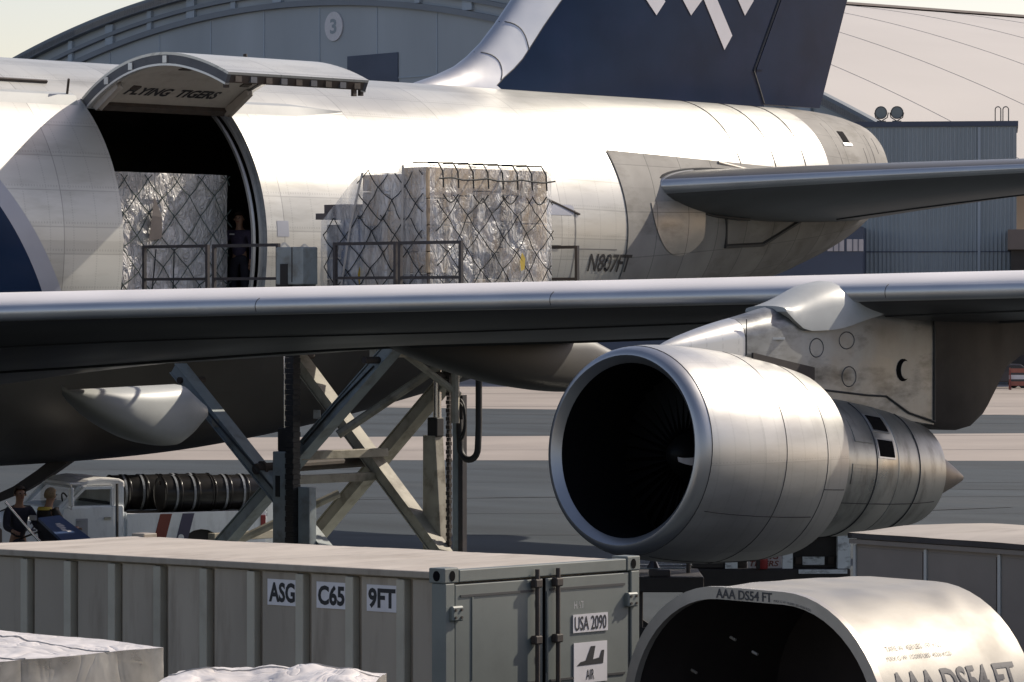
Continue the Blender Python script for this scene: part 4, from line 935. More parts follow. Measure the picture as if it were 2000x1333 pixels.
# ------------------------------------------------------------------ main deck loader
ld = thing("cargo_loader", "grey scissor lift cargo loader raised to the airplane's side door", "cargo loader", (40.8, -7.2, 0))
LX0, LX1 = 39.1, 43.0
m = MB(); m.box((41.05, -8.6, 4.58), (3.7, 5.0, 0.28)); m.build("platform", "loader_grey", ld, bevel=.02)
m = MB(); m.box((41.05, -4.65, 4.62), (3.3, 2.7, 0.20)); m.build("bridge", "loader_grey", ld, bevel=.02)
for i in range(14):
    y = -10.9 + i * 0.36; m = MB(); m.tube([(39.4, y, 4.74), (42.7, y, 4.74)], 0.045, 8); m.build("roller", "chrome", ld)
def scissor(x, pts, lit):
    for i_, (p, q) in enumerate(pts):
        xa = x + (-.14 if i_ == 0 else .14)
        m = MB(); P = Vector((xa, *p)); Q = Vector((xa, *q)); m.beam(P, Q, 0.22, 0.17, up=Vector((0, 0, 1)))
        arm = m.build("scissor_arm", lit, ld, bevel=.012)
        t = (Q - P).normalized(); nrm = Vector((1, 0, 0)).cross(t)
        for s in (-1, 1):
            m = MB(); m.beam(P + nrm * (s * .096), Q + nrm * (s * .096), 0.27, 0.016, up=Vector((0, 0, 1))) if abs(t.z) < .99 else None
            m.build("arm_flange", lit, arm)
scissor(39.6, [((-4.55, 3.82), (-8.6, 0.45)), ((-9.35, 4.22), (-4.8, 0.45))], "loader_grey")
scissor(41.8, [((-4.9, 4.20), (-9.0, 0.38)), ((-8.75, 3.95), (-4.7, 0.40))], "loader_cream")
m = MB(); m.tube([(39.3, -6.6, 2.2), (42.1, -6.71, 2.26)], 0.09, 12); m.build("pivot_shaft", "rust_dark", ld)
m = MB(); m.tube([(39.42, -6.6, 2.2), (39.47, -6.6, 2.2)], 0.13, 14); m.build("pivot_cap", "rust_dark", ld)
for (y, z) in ((-7.2, 2.42), (-7.05, 2.02), (-5.1, 1.0), (-8.9, 4.1)):
    m = MB(); m.box((40.7, y, z), (2.0, 0.16, 0.14)); m.build("cross_member", "loader_cream", ld, bevel=.01)
# tubular bracing between the two pairs of arms
for p, q, r in (((41.5, -9.0, 4.2), (41.5, -9.0, 2.95), .07), ((40.4, -7.4, 2.75), (41.7, -8.55, 3.92), .075), ((40.6, -8.7, 4.1), (41.6, -9.0, 3.4), .06), ((40.0, -5.3, 0.9), (41.6, -6.2, 1.7), .07), ((40.2, -6.6, 1.0), (40.2, -6.5, 1.75), .07)):
    m = MB(); m.tube([p, q], r, 8); m.build("brace", "loader_cream", ld, smooth=40)
# pins, welded plates and hoses of the scissor arms
for (x, y, z) in ((39.3, -4.75, 3.62), (39.3, -9.1, 4.0), (41.5, -8.5, 3.72), (41.5, -5.1, 4.0), (39.3, -8.2, .8), (41.5, -8.6, .76)):
    m = MB(); m.tube([(x, y, z), (x + .56, y, z)], .055, 12); m.build("arm_pin", "rust_dark", ld, smooth=40)
for pts in ([(39.34, -5.0, 3.42), (39.32, -5.8, 2.82), (39.30, -6.5, 2.30), (39.33, -7.2, 1.72)], [(41.64, -5.3, 3.80), (41.62, -6.2, 3.02), (41.62, -7.0, 2.2), (41.64, -8.2, 1.1)], [(39.62, -9.0, 3.9), (39.6, -8.2, 3.3), (39.6, -7.4, 2.62)]):
    m = MB(); m.tube(pts, .016, 6); m.build("hydraulic_hose", "black_rubber", ld, smooth=60)
for (y, z) in ((-5.6, 2.93), (-8.0, 3.12), (-7.4, 1.52)):
    m = MB(); m.box((39.335, y, z), (.01, .16, .14)); m.build("weld_plate", "loader_cream", ld)
# front lift cylinder with black hose track
m = MB(); m.tube([(39.3, -7.42, 2.75), (39.3, -7.42, 4.4)], 0.055, 14); m.build("cylinder_rod", "chrome", ld, smooth=40)
m = MB(); m.tube([(39.3, -7.30, 2.75), (39.3, -7.30, 4.4)], 0.035, 10); m.build("cylinder_rod", "chrome", ld, smooth=40)
m = MB(); m.box((39.3, -7.38, 2.70), (.22, .30, .38)); m.build("cylinder_gland", "black_rubber", ld, bevel=.02)
m = MB(); m.box((39.25, -7.34, 1.30), (.22, .34, 2.42)); m.build("lift_mast", "loader_grey", ld, bevel=.015)
m = MB(); m.box((39.13, -7.30, 1.95), (.02, .09, .34)); m.build("mast_slot", "black_rubber", ld)
m = MB(); m.box((39.25, -7.86, 1.0), (.16, .26, 1.9)); m.build("mast_plate", "loader_grey", ld, bevel=.01)
for i in range(46):
    z = 0.5 + i * 0.085; m = MB(); m.box((39.15, -7.63, z), (.16, .20 if i % 2 else .17, .081)); m.build("hose_track_link", "black_rubber", ld)
m = MB(); m.tube([(39.2, -7.63, .3), (39.2, -7.63, 4.4)], 0.06, 8); m.build("hose", "black_rubber", ld)
# rear lift mast, chain, channel, hose loop
m = MB(); m.prism([(-0.16, 0.3), (.30, 0.3), (.12, 2.72), (-.16, 2.72)], (41.75, -8.18, 0), Vector((0, -1, 0)), Z, Vector((1, 0, 0)), .2); m.build("lift_mast", "loader_cream", ld, bevel=.012)
m = MB(); m.box((41.85, -8.22, 2.86), (.18, .22, .32)); m.build("cylinder_gland", "black_rubber", ld, bevel=.02)
m = MB(); m.tube([(41.85, -8.26, 2.9), (41.85, -8.26, 4.4)], 0.07, 12); m.build("cylinder_rod", "chrome", ld, smooth=40)
for i in range(60):
    z = 0.35 + i * 0.068; m = MB(); m.box((41.8, -8.57, z), (.06, .085 if i % 2 else .055, .064)); m.build("chain_link", "rust_dark", ld)
m = MB(); m.box((41.8, -8.76, 1.85), (.10, .12, 3.1)); m.build("guide_channel", "loader_grey", ld, bevel=.01)
m = MB(); m.box((41.8, -8.88, 1.85), (.10, .10, 3.1)); m.build("guide_rail", "rail_dark", ld)
m = MB(); m.tube([(41.7, -8.9, 3.0), (41.7, -8.92, 2.6)] + [(41.7, -9.12 + .2 * cos(a), 2.55 - .2 * sin(a)) for a in fr(0, pi, 10)] + [(41.7, -9.34, 2.9), (41.7, -9.34, 4.3)], 0.055, 10); m.build("hose", "black_rubber", ld, smooth=60)
for r_, y0 in ((.34, -8.98), (.28, -8.96)):
    m = MB(); m.tube([(41.62, y0 - .14 * sin(a), 3.0 + r_ * cos(a)) for a in fr(0, pi, 12)], 0.018, 6); m.build("cable", "black_rubber", ld)
# guard rails along the forward edge and control box
def rail(y0, y1, x, name="guard_rail", zt=5.84, zb=4.72, posts=True):
    r_ = part_empty(name, ld, (x, (y0 + y1) / 2, zb))
    m = MB(); m.beam((x, y0, zt), (x, y1, zt), .05, .05); m.build("rail_bar", "rail_dark", r_)
    m = MB(); m.beam((x, y0, zb + .58), (x, y1, zb + .58), .045, .045); m.build("rail_bar", "rail_dark", r_)
    for y in (y0, y1):
        m = MB(); m.beam((x, y, zb), (x, y, zt + .024), .055, .055); m.build("rail_post", "rail_dark", r_)
rail(-4.23, -5.78, 39.0); rail(-5.94, -7.45, 39.0); rail(-8.76, -10.1, 39.0); rail(-10.2, -11.5, 39.0); rail(-9.7, -10.32, 43.0, zt=5.82)
for p, q in (((39.02, -4.5, 5.8), (39.02, -4.35, 4.75)), ((39.02, -4.95, 5.8), (39.02, -4.9, 4.75))):
    m = MB(); m.tube([p, q], .012, 5); m.build("pull_cord", "net_cord", ld)
m = MB(); m.box((39.05, -7.83, 5.50), (.34, .62, .60)); cb = m.build("control_box", "loader_grey", ld, bevel=.02)
m = MB(); m.box((38.872, -7.72, 5.36), (.02, .16, .34)); m.build("control_slot", "black_rubber", cb)
m = MB(); m.box((38.874, -7.90, 5.52), (.012, .012, .56)); m.build("lid_seam", "seam", cb)
for y in (-7.65, -8.0):
    m = MB(); m.box((39.05, y, 4.95), (.3, .22, .5)); m.build("pedestal", "black_rubber", cb)
m = MB(); m.box((41.0, -6.6, .34), (4.0, 5.2, .26)); m.build("chassis", "loader_grey", ld, bevel=.03)
for x in (39.2, 42.7):
    for y in (-4.6, -8.4):
        m = MB(); m.lathe([(-.14, 0), (-.14, .22), (-.14, .30), (-.10, .34), (.10, .34), (.14, .30), (.14, 0)], (x, y, .34), (1, 0, 0), 24); m.build("wheel", "tyre", ld, smooth=40)

# ------------------------------------------------------------------ netted pallet loads
def wr(p, k=1.0, s=2.3, seed=0.0):
    q = Vector((p.x * s + seed, p.y * s, p.z * s * .8)); return k * (mnoise.noise(q) * .6 + mnoise.noise(q * 2.3) * .3 + abs(mnoise.noise(q * 4.1)) * .25)
def sheet(name, mat, parent, o, U, V, N, w, h, amp=.03, nu=40, nv=34, seed=0.0, s=2.3, topfn=None):
    """crinkled plastic hanging on one face"""
    m = MB(); o = Vector(o)
    def f(a, b):
        hh = h if topfn is None else topfn(a * w); p = o + U * (a * w) + V * (b * hh); e = min(1, a * 9, (1 - a) * 9)
        return p + N * (.015 + amp * (.5 + wr(p, 1, s, seed)) * (.35 + .65 * e))
    m.grid(f, fr(0, 1, nu), fr(0, 1, nv)); return m.build(name, mat, parent, smooth=80, recalc=False)
def net(name, mat, parent, faces, step=.36, r=.010, slack=.03, seed=0):
    """diamond net of cord over rectangular faces; face = (o, U, V, N, w, h)"""
    rnd = random.Random(seed); m = MB()
    for (o, U, V, N, w, h) in faces:
        o = Vector(o); J = {}
        def node(i, j):
            if (i, j) not in J:
                u = i * step; v = j * step * 1.05
                u += rnd.uniform(-.055, .055); v += rnd.uniform(-.06, .06)
                J[(i, j)] = (u, v)
            return J[(i, j)]
        for i in range(-1, int(w / step) + 2):
            for j in range(-1, int(h / step) + 2):
                if (i + j) % 2: continue
                for di in (-1, 1):
                    a = node(i, j); b = node(i + di, j + 1)
                    P = []
                    for q in fr(0, 1, 4):
                        u = a[0] + (b[0] - a[0]) * q; v = a[1] + (b[1] - a[1]) * q - .02 * sin(pi * q)
                        if 0 <= u <= w and 0 <= v <= h: P.append(o + U * u + V * v + N * (.075 + slack * rnd.random() * .4))
                    if len(P) > 1: m.tube(P, r, 4, cap=False)
        # edge lines
    o = m.build(name, mat, parent); o["kind"] = "stuff"; return o
XV, YV = Vector((1, 0, 0)), Vector((0, 1, 0))
# load standing just inside the door
p1 = thing("cargo_pallet", "netted silver wrapped cargo pallet inside the open cargo door", "cargo pallet", (41.05, -1.2, 4.79), "netted cargo pallets")
PX0, PX1, PY, PZ = 39.85, 42.64, -2.32, 7.16
m = MB(); m.box(((PX0 + PX1) / 2, -1.2, 4.83), (3.0, 2.24, .06)); m.build("pallet_base", "pallet_alu", p1)
random.seed(11)
for i in range(5):
    for j in range(4):
        w = (PX1 - PX0) / 5; h = (PZ - 4.9) / 4
        m = MB(); m.box((PX0 + w * (i + .5), -1.22, 4.88 + h * (j + .5)), (w - .015, 2.1, h - .015)); m.build("carton", random.choice(("carton", "carton_pale")), p1)
sheet("plastic_wrap", "silver_film", p1, (PX0 - .01, PY + .03, 4.87), XV, Z, -YV, PX1 - PX0 + .02, PZ - 4.86, .075, 60, 48, 1.0, 2.6)
m = MB(); m.grid(lambda a, b: Vector((PX0 + a * (PX1 - PX0), PY + .03 + b * 2.1, PZ + .015 + .03 * wr(Vector((a * 3, b * 3, 1))))), fr(0, 1, 20), fr(0, 1, 12)); m.build("plastic_wrap", "silver_film", p1, smooth=80)
sheet("plastic_wrap", "silver_film", p1, (PX1 + .01, PY + .03, 4.87), YV, Z, XV, 2.1, PZ - 4.86, .05, 20, 24, 3.0, 2.6)
net("cargo_net", "net_cord_green", p1, [((PX0, PY, 4.87), XV, Z, -YV, PX1 - PX0 + .05, PZ - 4.86)], .30, .011, seed=3)
m = MB(); tp_ = Vector((40.85, PY - .09, 6.78)); m.add([tp_, tp_ + Vector((.14, -.04, -.38)), tp_ + Vector((-.10, -.05, -.36)), tp_ + Vector((.16, -.02, -.75)), tp_ + Vector((-.16, -.03, -.80))], [(0, 1, 2), (2, 1, 3, 4)]); m.build("torn_flap", "carton_dark", p1)

# load on the loader platform: stepped stack
p2 = thing("cargo_pallet", "tall netted cargo pallet of cartons on the loader platform", "cargo pallet", (41.02, -9.1, 4.79), "netted cargo pallets")
QX0, QX1 = 39.62, 42.42
def top2(L): # height against distance from the airplane
    return 7.06 if L > 9.62 else (6.96 if L > 8.72 else (6.50 if L > 8.22 else 6.18))
m = MB(); m.box(((QX0 + QX1) / 2, -9.08, 4.83), (3.0, 2.5, .06)); m.build("pallet_base", "pallet_alu", p2)
random.seed(5)
ylev = [(10.2, 9.62, 7.05), (9.61, 9.16, 6.95), (9.15, 8.73, 6.95), (8.72, 8.23, 6.49), (8.22, 7.92, 6.17)]
for (la, lb_, zt) in ylev:
    n = 6; x = QX0; first = True
    while x < QX1 - .1:
        w = random.choice((.42, .5, .55, .62)); w = min(w, QX1 - x)
        if QX1 - x - w < .2: w = QX1 - x
        z = 4.87
        while z < zt - .05:
            h = random.choice((.34, .42, .5, .55)); h = min(h, zt - z)
            if zt - z - h < .15: h = zt - z
            mt = random.choice(("carton", "carton", "carton_pale", "carton_pale", "carton_dark"))
            if la < 8.8: mt = random.choice(("blue_wrap", "blue_wrap", "carton"))
            if zt - z - h < .02: mt = "carton_pale" if la > 8.8 else "carton_dark"
            if x < QX0 + .01 or la > 10:           # only the outer layers are seen
                m = MB(); m.box((x + w / 2, -(la + lb_) / 2, z + h / 2), (w - .012, la - lb_ - .012, h - .012)); m.build("carton", mt, p2, bevel=.012, seg=1)
            z += h
        x += w
m = MB(); m.box((QX0 + .35, -8.10, 6.42), (.6, .55, .14)); m.build("carton", "carton_dark", p2)
m = MB(); m.box((QX0 + .2, -7.98, 6.30), (.5, .5, .10)); m.build("carton", "carton_dark", p2)
sheet("plastic_wrap", "clear_film", p2, (QX0 - .02, -10.235, 4.87), XV, Z, -YV, QX1 - QX0 + .04, 2.2, .06, 60, 44, 5.0, 2.2)
m = MB()
def lf(a, b):
    L = 7.88 + a * 2.36; zt = 7.07 if L > 9.62 else (6.97 if L > 8.75 else 6.22 + (L - 7.88) / .87 * .75)
    p = Vector((QX0 - .03, -L, 4.87 + b * (zt - 4.87))); return p + Vector((-.02 - .05 * (.5 + wr(p, 1, 2.2, 9)), 0, 0))
m.grid(lf, fr(0, 1, 44), fr(0, 1, 40)); m.build("plastic_wrap", "clear_film", p2, smooth=80, recalc=False)
m = MB(); m.grid(lambda a, b: Vector((QX0 + a * (QX1 - QX0), -10.2 + b * .6, 7.07 + .035 * (.5 + wr(Vector((a * 4, b * 2, 4)))))), fr(0, 1, 24), fr(0, 1, 8)); m.build("plastic_wrap", "clear_film", p2, smooth=80, recalc=False)
net("cargo_net", "net_cord", p2, [((QX0, -10.25, 4.87), XV, Z, -YV, QX1 - QX0, 1.75), ((QX0 - .03, -7.95, 4.87), -YV, Z, -XV, 2.28, 1.45), ((QX0 - .03, -8.72, 6.2), -YV, Z, -XV, 1.5, .82)], .27, .010, .05, seed=8)
m = MB()
for i in range(8):
    x = QX0 + .18 + i * .345; m.tube([(x, -9.7, 7.13), (x, -10.24, 7.12), (x + .01, -10.34, 6.98), (x + .02, -10.35, 6.72)], .014, 5)
m.tube([(QX0 + .1 + i * .27, -10.36, 6.86 + .02 * sin(i * 2.0)) for i in range(11)], .014, 5)
for i in range(0, 8, 2):
    x = QX0 + .18 + i * .345; m.tube([(x + .345 * q, -10.36, 6.62 - .13 * sin(pi * q)) for q in fr(0, 1, 8)], .012, 5)
m.build("net_lashing", "net_cord", p2)["kind"] = "stuff"
for y0, z0, y1 in ((-9.75, 7.08, -9.72), (-8.85, 6.98, -8.3)):
    m = MB(); m.loft([[Vector((QX0 - .12, y, z)), Vector((QX0 - .12, y - .045, z)), Vector((QX0 - .128, y - .045, z)), Vector((QX0 - .128, y, z))] for y, z in ((y0, z0), ((y0 + y1) / 2, (z0 + 4.9) / 2 + .2), (y1, 4.85))]); m.build("strap", "strap", p2)
for c in ((QX0 + 2.0, -10.33, 5.42), (QX0 - .1, -8.75, 5.2)):
    m = MB(); m.add([Vector(c) + Vector((u, -.02, v)) for u, v in ((0, 0), (.08, .03), (.1, .2), (.02, .3), (-.03, .16))], [(0, 1, 2, 3, 4)]); m.build("paper_tag", "yellow", p2)

#=PART4=
# ------------------------------------------------------------------ grey freight container in the foreground
def tilt(v, k=-0.013):
    w = Vector((v.x, v.y, k * v.dot(DV))); w.normalize(); return w
CU = tilt(hdir(-cos(radians(41)), sin(radians(41)))); CV = tilt(hdir(sin(radians(41)), cos(radians(41)))); CW = CU.cross(CV)
if CW.z < 0: CW = -CW
C0 = at(-0.527, 29.2, 2.795)
def cp(u, v, w=0.0): return C0 + CU * u + CV * v + CW * w
ct = thing("freight_container", "grey ribbed freight container with stencilled codes and double end doors", "container", cp(3, 1.2, -2.44))
CL, CWD, CH = 6.06, 2.44, 2.44
m = MB(); m.frame(cp(.16, .10, -CH), CU, CV, CW, CL - .32, CWD - .16, CH - .05); m.build("core", "container", ct)
for k in range(12):
    u0 = 0.17 if k == 0 else .505 + .565 * (k - 1) + .045; u1 = min(.505 + .565 * k - .115, CL - .17)
    if u1 - u0 < .1: continue
    m = MB(); m.frame(cp(u0, .045, -CH + .16), CU, CV, CW, u1 - u0, .013, CH - .26); sp = m.build("side_panel", "container", ct)
for k in range(11):
    u = .505 + .565 * k
    if u > CL - .2: break
    m = MB(); m.prism([(-.045, .055), (.045, .055), (.045, -.03), (-.045, -.03)], cp(u, .044, -CH + .16), CU, CV, CW, CH - .265); m.build("side_post", "container_light", ct, bevel=.006, seg=1)
m = MB(); m.frame(cp(.17, -.004, -.085), CU, CV, CW, CL - .34, .06, .055); m.build("top_rail", "container", ct, bevel=.008)
m = MB(); m.frame(cp(.17, -.004, -CH), CU, CV, CW, CL - .34, .06, .16); m.build("bottom_rail", "container", ct)
m = MB(); nu = 60
def roofp(a, b): return cp(.06 + a * (CL - .12), .03 + b * (CWD - .06), -.035 + .012 * sin(a * CL * 2 * pi / .27) * sin(min(1, b * 12, (1 - b) * 12) * pi / 2) + .012 * mnoise.noise(Vector((a * 5, b * 3, .3))))
m.grid(roofp, fr(0, 1, 130), fr(0, 1, 20)); m.build("roof_sheet", "container_roof", ct, smooth=60)
for u in (0, CL - .17):
    for v in (0, CWD - .16):
        m = MB(); m.frame(cp(u, v - .012 if v == 0 else v, -.118), CU, CV, CW, .17, .172, .122); cc = m.build("corner_casting", "container_door" if u == 0 else "container", ct, bevel=.01)
        if u == 0:
            m = MB(); m.loft([[cp(o_, v + .08 + .032 * cos(2 * pi * k / 16), -.06 + .042 * sin(2 * pi * k / 16)) for k in range(16)] for o_ in (-.004, .02)]); m.build("lashing_hole", "duct_dark", cc)
            if v == 0:
                m = MB(); m.loft([[cp(.085 + .036 * cos(2 * pi * k / 16), -.016 + o_, -.06 + .042 * sin(2 * pi * k / 16)) for k in range(16)] for o_ in (0, .02)]); m.build("lashing_hole", "duct_dark", cc)
for v in (0.0, CWD - .11):
    m = MB(); m.frame(cp(.0, v, -CH), CU, CV, CW, .15, .11, CH - .12); m.build("corner_post", "container_door", ct, bevel=.008)
m = MB(); m.frame(cp(.004, .17, -.115), CU, CV, CW, .1, CWD - .34, .10); m.build("end_header", "container_door", ct, bevel=.008)
for k, (v0, v1) in enumerate(((.125, 1.205), (1.225, CWD - .125))):
    m = MB(); m.frame(cp(.012, v0, -CH + .14), CU, CV, CW, .045, v1 - v0, CH - .27); dl = m.build("end_door", "container_door", ct, bevel=.01)
    for zz in (-.235, -.98):
        m = MB(); m.frame(cp(.004, v0 + .06, zz), CU, CV, CW, .009, v1 - v0 - .12, .018); m.build("door_seam", "seam", dl)
    m = MB(); m.frame(cp(.004, v0 + (.18 if k == 0 else .0) + .02, -.9), CU, CV, CW, .009, .016, .66); m.build("door_seam", "container_door", dl)
    vr = v1 - .12 if k == 0 else v0 + .12
    m = MB(); m.tube([cp(-.03, vr, -2.2), cp(-.03, vr, -.05)], .019, 10); m.build("lock_rod", "rust_dark", dl, smooth=40)
    for zz in (-.16, -.62, -1.2, -1.9):
        m = MB(); m.frame(cp(-.055, vr - .045, zz - .04), CU, CV, CW, .065, .09, .07); m.build("rod_bracket", "rust_dark", dl, bevel=.01, seg=1)
    vh = v0 - .075 if k == 0 else v1 - .06
    for zz in (-.42, -1.25, -2.0):
        m = MB(); m.frame(cp(-.035, vh, zz), CU, CV, CW, .06, .135, .12); hb = m.build("hinge_block", "container_door", dl, bevel=.012, seg=1)
        for q in (.03, .09):
            for q2 in (.03, .10):
                m = MB(); m.tube([cp(-.036, vh + q2, zz + q), cp(-.046, vh + q2, zz + q)], .011, 8); m.build("bolt", "rust_dark", dl)
m = MB(); m.frame(cp(-.002, 1.209, -CH + .14), CU, CV, CW, .03, .012, CH - .27); m.build("door_gap", "duct_dark", ct)
def plate(name, u, v, w, dw, dz, end, mat="plate_white"):
    m = MB()
    if end: m.frame(cp(-.006 + .012 - .004, v, w), CU, CV, CW, .007, dw, dz)
    else: m.frame(cp(u - dw, .036, w), CU, CV, CW, dw, .007, dz)
    return m.build(name, mat, ct)
for tx, uc in (("ASG", 1.852), ("C65", 1.287), ("9FT", .722)):
    pl = plate("code_plate", uc + .168, 0, -.375, .336, .215, False)
    lettering("lettering", pl, tx, .30, .165, lambda a, b, uc=uc: cp(uc + .150 - a, .034, -.35 + b), bold=.038)
pl = plate("number_plate", 0, 1.575, -.60, .45, .15, True)
lettering("lettering", pl, "USA 2090", .41, .118, lambda a, b: cp(-.0005, 1.595 + a, -.584 + b), bold=.012)
pl = plate("air_plate", 0, 1.585, -1.02, .43, .335, True)
lettering("lettering", pl, "AIR", .105, .085, lambda a, b: cp(-.0005, 1.74 + a, -.995 + b), bold=.01)
PLN = [(.035, .145), (.08, .175), (.15, .185), (.215, .3), (.275, .3), (.245, .19), (.325, .2), (.355, .26), (.39, .26), (.375, .15)]
m = MB(); m.add([cp(-.0005, 1.585 + a, -1.02 + b) for a, b in PLN], [(0, 1, 2, 9), (2, 3, 4, 5), (2, 5, 6, 9), (6, 7, 8, 9)]); m.build("airplane_mark", "black_ink", pl, recalc=False)
lettering("lettering", ct, "HAT", .13, .06, lambda a, b: cp(.012, 1.60 + a, -.40 + b), mat="plate_white", bold=.0)
pl = plate("lower_plate", 0, .50, -1.22, .45, .12, True)
pl = plate("lower_plate", 0, 1.585, -1.20, .43, .12, True)
m = MB(); m.frame(cp(.4, .2, -CH - .34), CU, CV, CW, CL - .8, CWD - .4, .3)
tag(m.build("trailer_dolly", "equip_black", bevel=.02), "low dark trailer under the grey freight container", "trailer")

# ------------------------------------------------------------------ igloo container with open end
IA = hdir(.66, -.75); IB = hdir(.75, .66)
I0 = at(.93, 30.0, 0)
def ip(a, b, z): p = I0 + IA * a + IB * b; return Vector((p.x, p.y, z))
ig = thing("igloo_container", "round shouldered bare metal igloo container with open dark end", "container", ip(1.5, 1, .45))
IWD, ITOP, IR, ILN = 2.92, 2.655, 1.10, 1.72
def iprof(inset=0.0, n=12):
    P = [(inset, .5)]; r = IR - inset
    P += [(IR - r * cos(pi / 2 * k / n), ITOP - IR + r * sin(pi / 2 * k / n)) for k in range(n + 1)]
    P += [(IWD * .5, ITOP - inset)] + [(IWD - IR + r * sin(pi / 2 * k / n), ITOP - IR + r * cos(pi / 2 * k / n)) for k in range(n + 1)] + [(IWD - inset, .5)]
    return P
IP = []
for (p, q) in zip(iprof(0, 14)[:-1], iprof(0, 14)[1:]):
    for k in range(2): IP.append((p[0] + (q[0] - p[0]) * k / 2, p[1] + (q[1] - p[1]) * k / 2))
IP.append(iprof(0, 14)[-1])
def dent(a, z, b):
    q = Vector((a * 1.3, z * 1.6, b * 1.5)); e = min(1, b * 6, (ILN - b) * 6); f_ = max(0.0, min(1.0, (z - 2.12) / .25)); return .022 * e * f_ * (mnoise.noise(q) + .5 * mnoise.noise(q * 2.7))
m = MB()
def ishell(i, b):
    a, z = IP[i]; ca, cz = a - IWD / 2, z - 1.3; l = sqrt(ca * ca + cz * cz); d = dent(a, z, b); return ip(a + ca / l * d, b, z + cz / l * d)
m.grid(lambda i, b: ishell(i, b), list(range(len(IP))), fr(.002, ILN, 26)); m.build("shell", "igloo_metal", ig, smooth=60)
m = MB(); m.grid(lambda i, b: ip(*(lambda q: (q[0], b, q[1]))(iprof(.06, 14)[i])), list(range(len(iprof(.06, 14)))), [.01, ILN - .02]); m.build("inner_lining", "igloo_inside", ig, smooth=50, recalc=False)
po = iprof(-.004, 14); pi_ = iprof(.095, 14)
m = MB(); m.loft([[ip(a, -.035, z), ip(c, -.035, w), ip(c, .03, w), ip(a, .03, z)] for (a, z), (c, w) in zip(po, pi_)]); rimo = m.build("opening_rim", "igloo_rim", ig, smooth=40)
m = MB(); m.add([ip(a, ILN - .01, z) for a, z in iprof(0.0, 14)], [tuple(range(len(iprof(0.0, 14))))]); m.build("back_wall", "igloo_metal", ig)
m = MB(); m.add([ip(a, ILN - .05, z) for a, z in iprof(0.06, 14)], [tuple(range(len(iprof(0.06, 14))))]); m.build("back_lining", "igloo_inside", ig)
m = MB(); m.frame(ip(-.05, -.05, .38), IA, IB, Z, IWD + .1, ILN + .1, .12); m.build("base", "igloo_rim", ig)
for k, (a, z) in enumerate(((.7, 2.2), (.95, 2.1), (.25, 1.9))):
    m = MB(); m.tube([ip(a, .5, z), ip(a + .06, .5, z - .02)], .012, 6); m.build("lining_ring", "igloo_rim", ig)
m = MB(); m.frame(ip(2.80, -.045, 1.25), IA, IB, Z, .10, .02, .50); m.build("rim_splice", "igloo_rim", rimo)
def side_pt(b, z, off=.012):
    z0 = ITOP - IR; a = IWD if z <= z0 else IWD - IR + sqrt(max(0, IR ** 2 - (z - z0) ** 2)); d = dent(a, z, b) + off
    nx = 1.0 if z <= z0 else (a - (IWD - IR)) / IR; nz = 0 if z <= z0 else (z - z0) / IR
    return ip(a + nx * d, b, z + nz * d)
lettering("lettering", ig, "AAA DS54 FT", 1.42, .23, lambda a, b: side_pt(.12 + a, 1.86 + b, .004), bold=.02, mat="reg_ink")
lettering("lettering", ig, "TARE W  428 LBS  197 KGS", .62, .035, lambda a, b: side_pt(.22 + a, 2.24 + b, .004), mat="reg_ink")
lettering("lettering", ig, "MAX G W  10,000 LBS  4536 KGS", .72, .035, lambda a, b: side_pt(.18 + a, 2.17 + b, .004), mat="reg_ink")
lettering("lettering", rimo, "AAA DS54 FT", .62, .075, lambda a, b: ip(1.08 + a, -.039, ITOP - .086 + b), bold=.02, mat="reg_ink")
lettering("lettering", rimo, "MAX G W 10,000 LBS 4536 KGS", .40, .022, lambda a, b: ip(1.72 + a, -.039, ITOP - .085 - .05 * (a / .4) ** 2 + b), mat="reg_ink")
m = MB(); m.frame(ip(.1, .1, .1), IA, IB, Z, IWD - .2, ILN - .2, .27); tag(m.build("container_dolly", "equip_black", bevel=.02), "low dark dolly under the igloo container", "dolly")

# ------------------------------------------------------------------ tan container at the right edge
FA = hdir(.64, -.77); GA = hdir(.77, .64); T0 = at(3.42, 37, 2.60)
def tp2(f, g_, z): return T0 + FA * f + GA * g_ + Z * z
tb = thing("tan_container", "tan flat roofed container behind the igloo container", "container", tp2(3, 1.1, -2.2))
TL, TW = 6.0, 2.2
m = MB(); m.frame(tp2(.03, .03, -2.2), FA, GA, Z, TL - .06, TW - .06, 2.16); m.build("body", "tan_box", tb)
m = MB(); m.grid(lambda a, b: tp2(-.03 + a * (TL + .06), -.03 + b * (TW + .06), .0 + .035 * sin(pi * b) + .015 * mnoise.noise(Vector((a * 6, b * 4, 2)))), fr(0, 1, 40), fr(0, 1, 14)); m.build("roof_sheet", "container_roof", tb, smooth=60)
m = MB(); m.frame(tp2(-.035, -.035, -.055), FA, GA, Z, TL + .07, .06, .05); m.build("roof_edge", "rail_dark", tb)
m = MB(); m.frame(tp2(-.03, -.02, -.11), FA, GA, Z, TL + .06, .045, .045); m.build("roof_edge", "tan_box", tb)
m = MB(); m.frame(tp2(-.035, -.035, -.055), FA, GA, Z, .06, TW + .07, .05); m.build("roof_edge", "rail_dark", tb)
for k in range(7):
    f = k * .98; m = MB(); m.frame(tp2(f + .0 if k else .0, .006, -2.2), FA, GA, Z, .035, .03, 2.08); m.build("panel_strip", "fairing_grey", tb)
for k in range(6):
    m = MB(); m.frame(tp2(k * .98 + .05, .018, -2.15), FA, GA, Z, .90, .014, 2.0); m.build("side_panel", "tan_box", tb)
m = MB(); m.frame(tp2(.2, .2, -2.58), FA, GA, Z, TL - .4, TW - .4, .36); tag(m.build("container_dolly", "equip_black"), "low dark dolly under the tan container", "dolly")

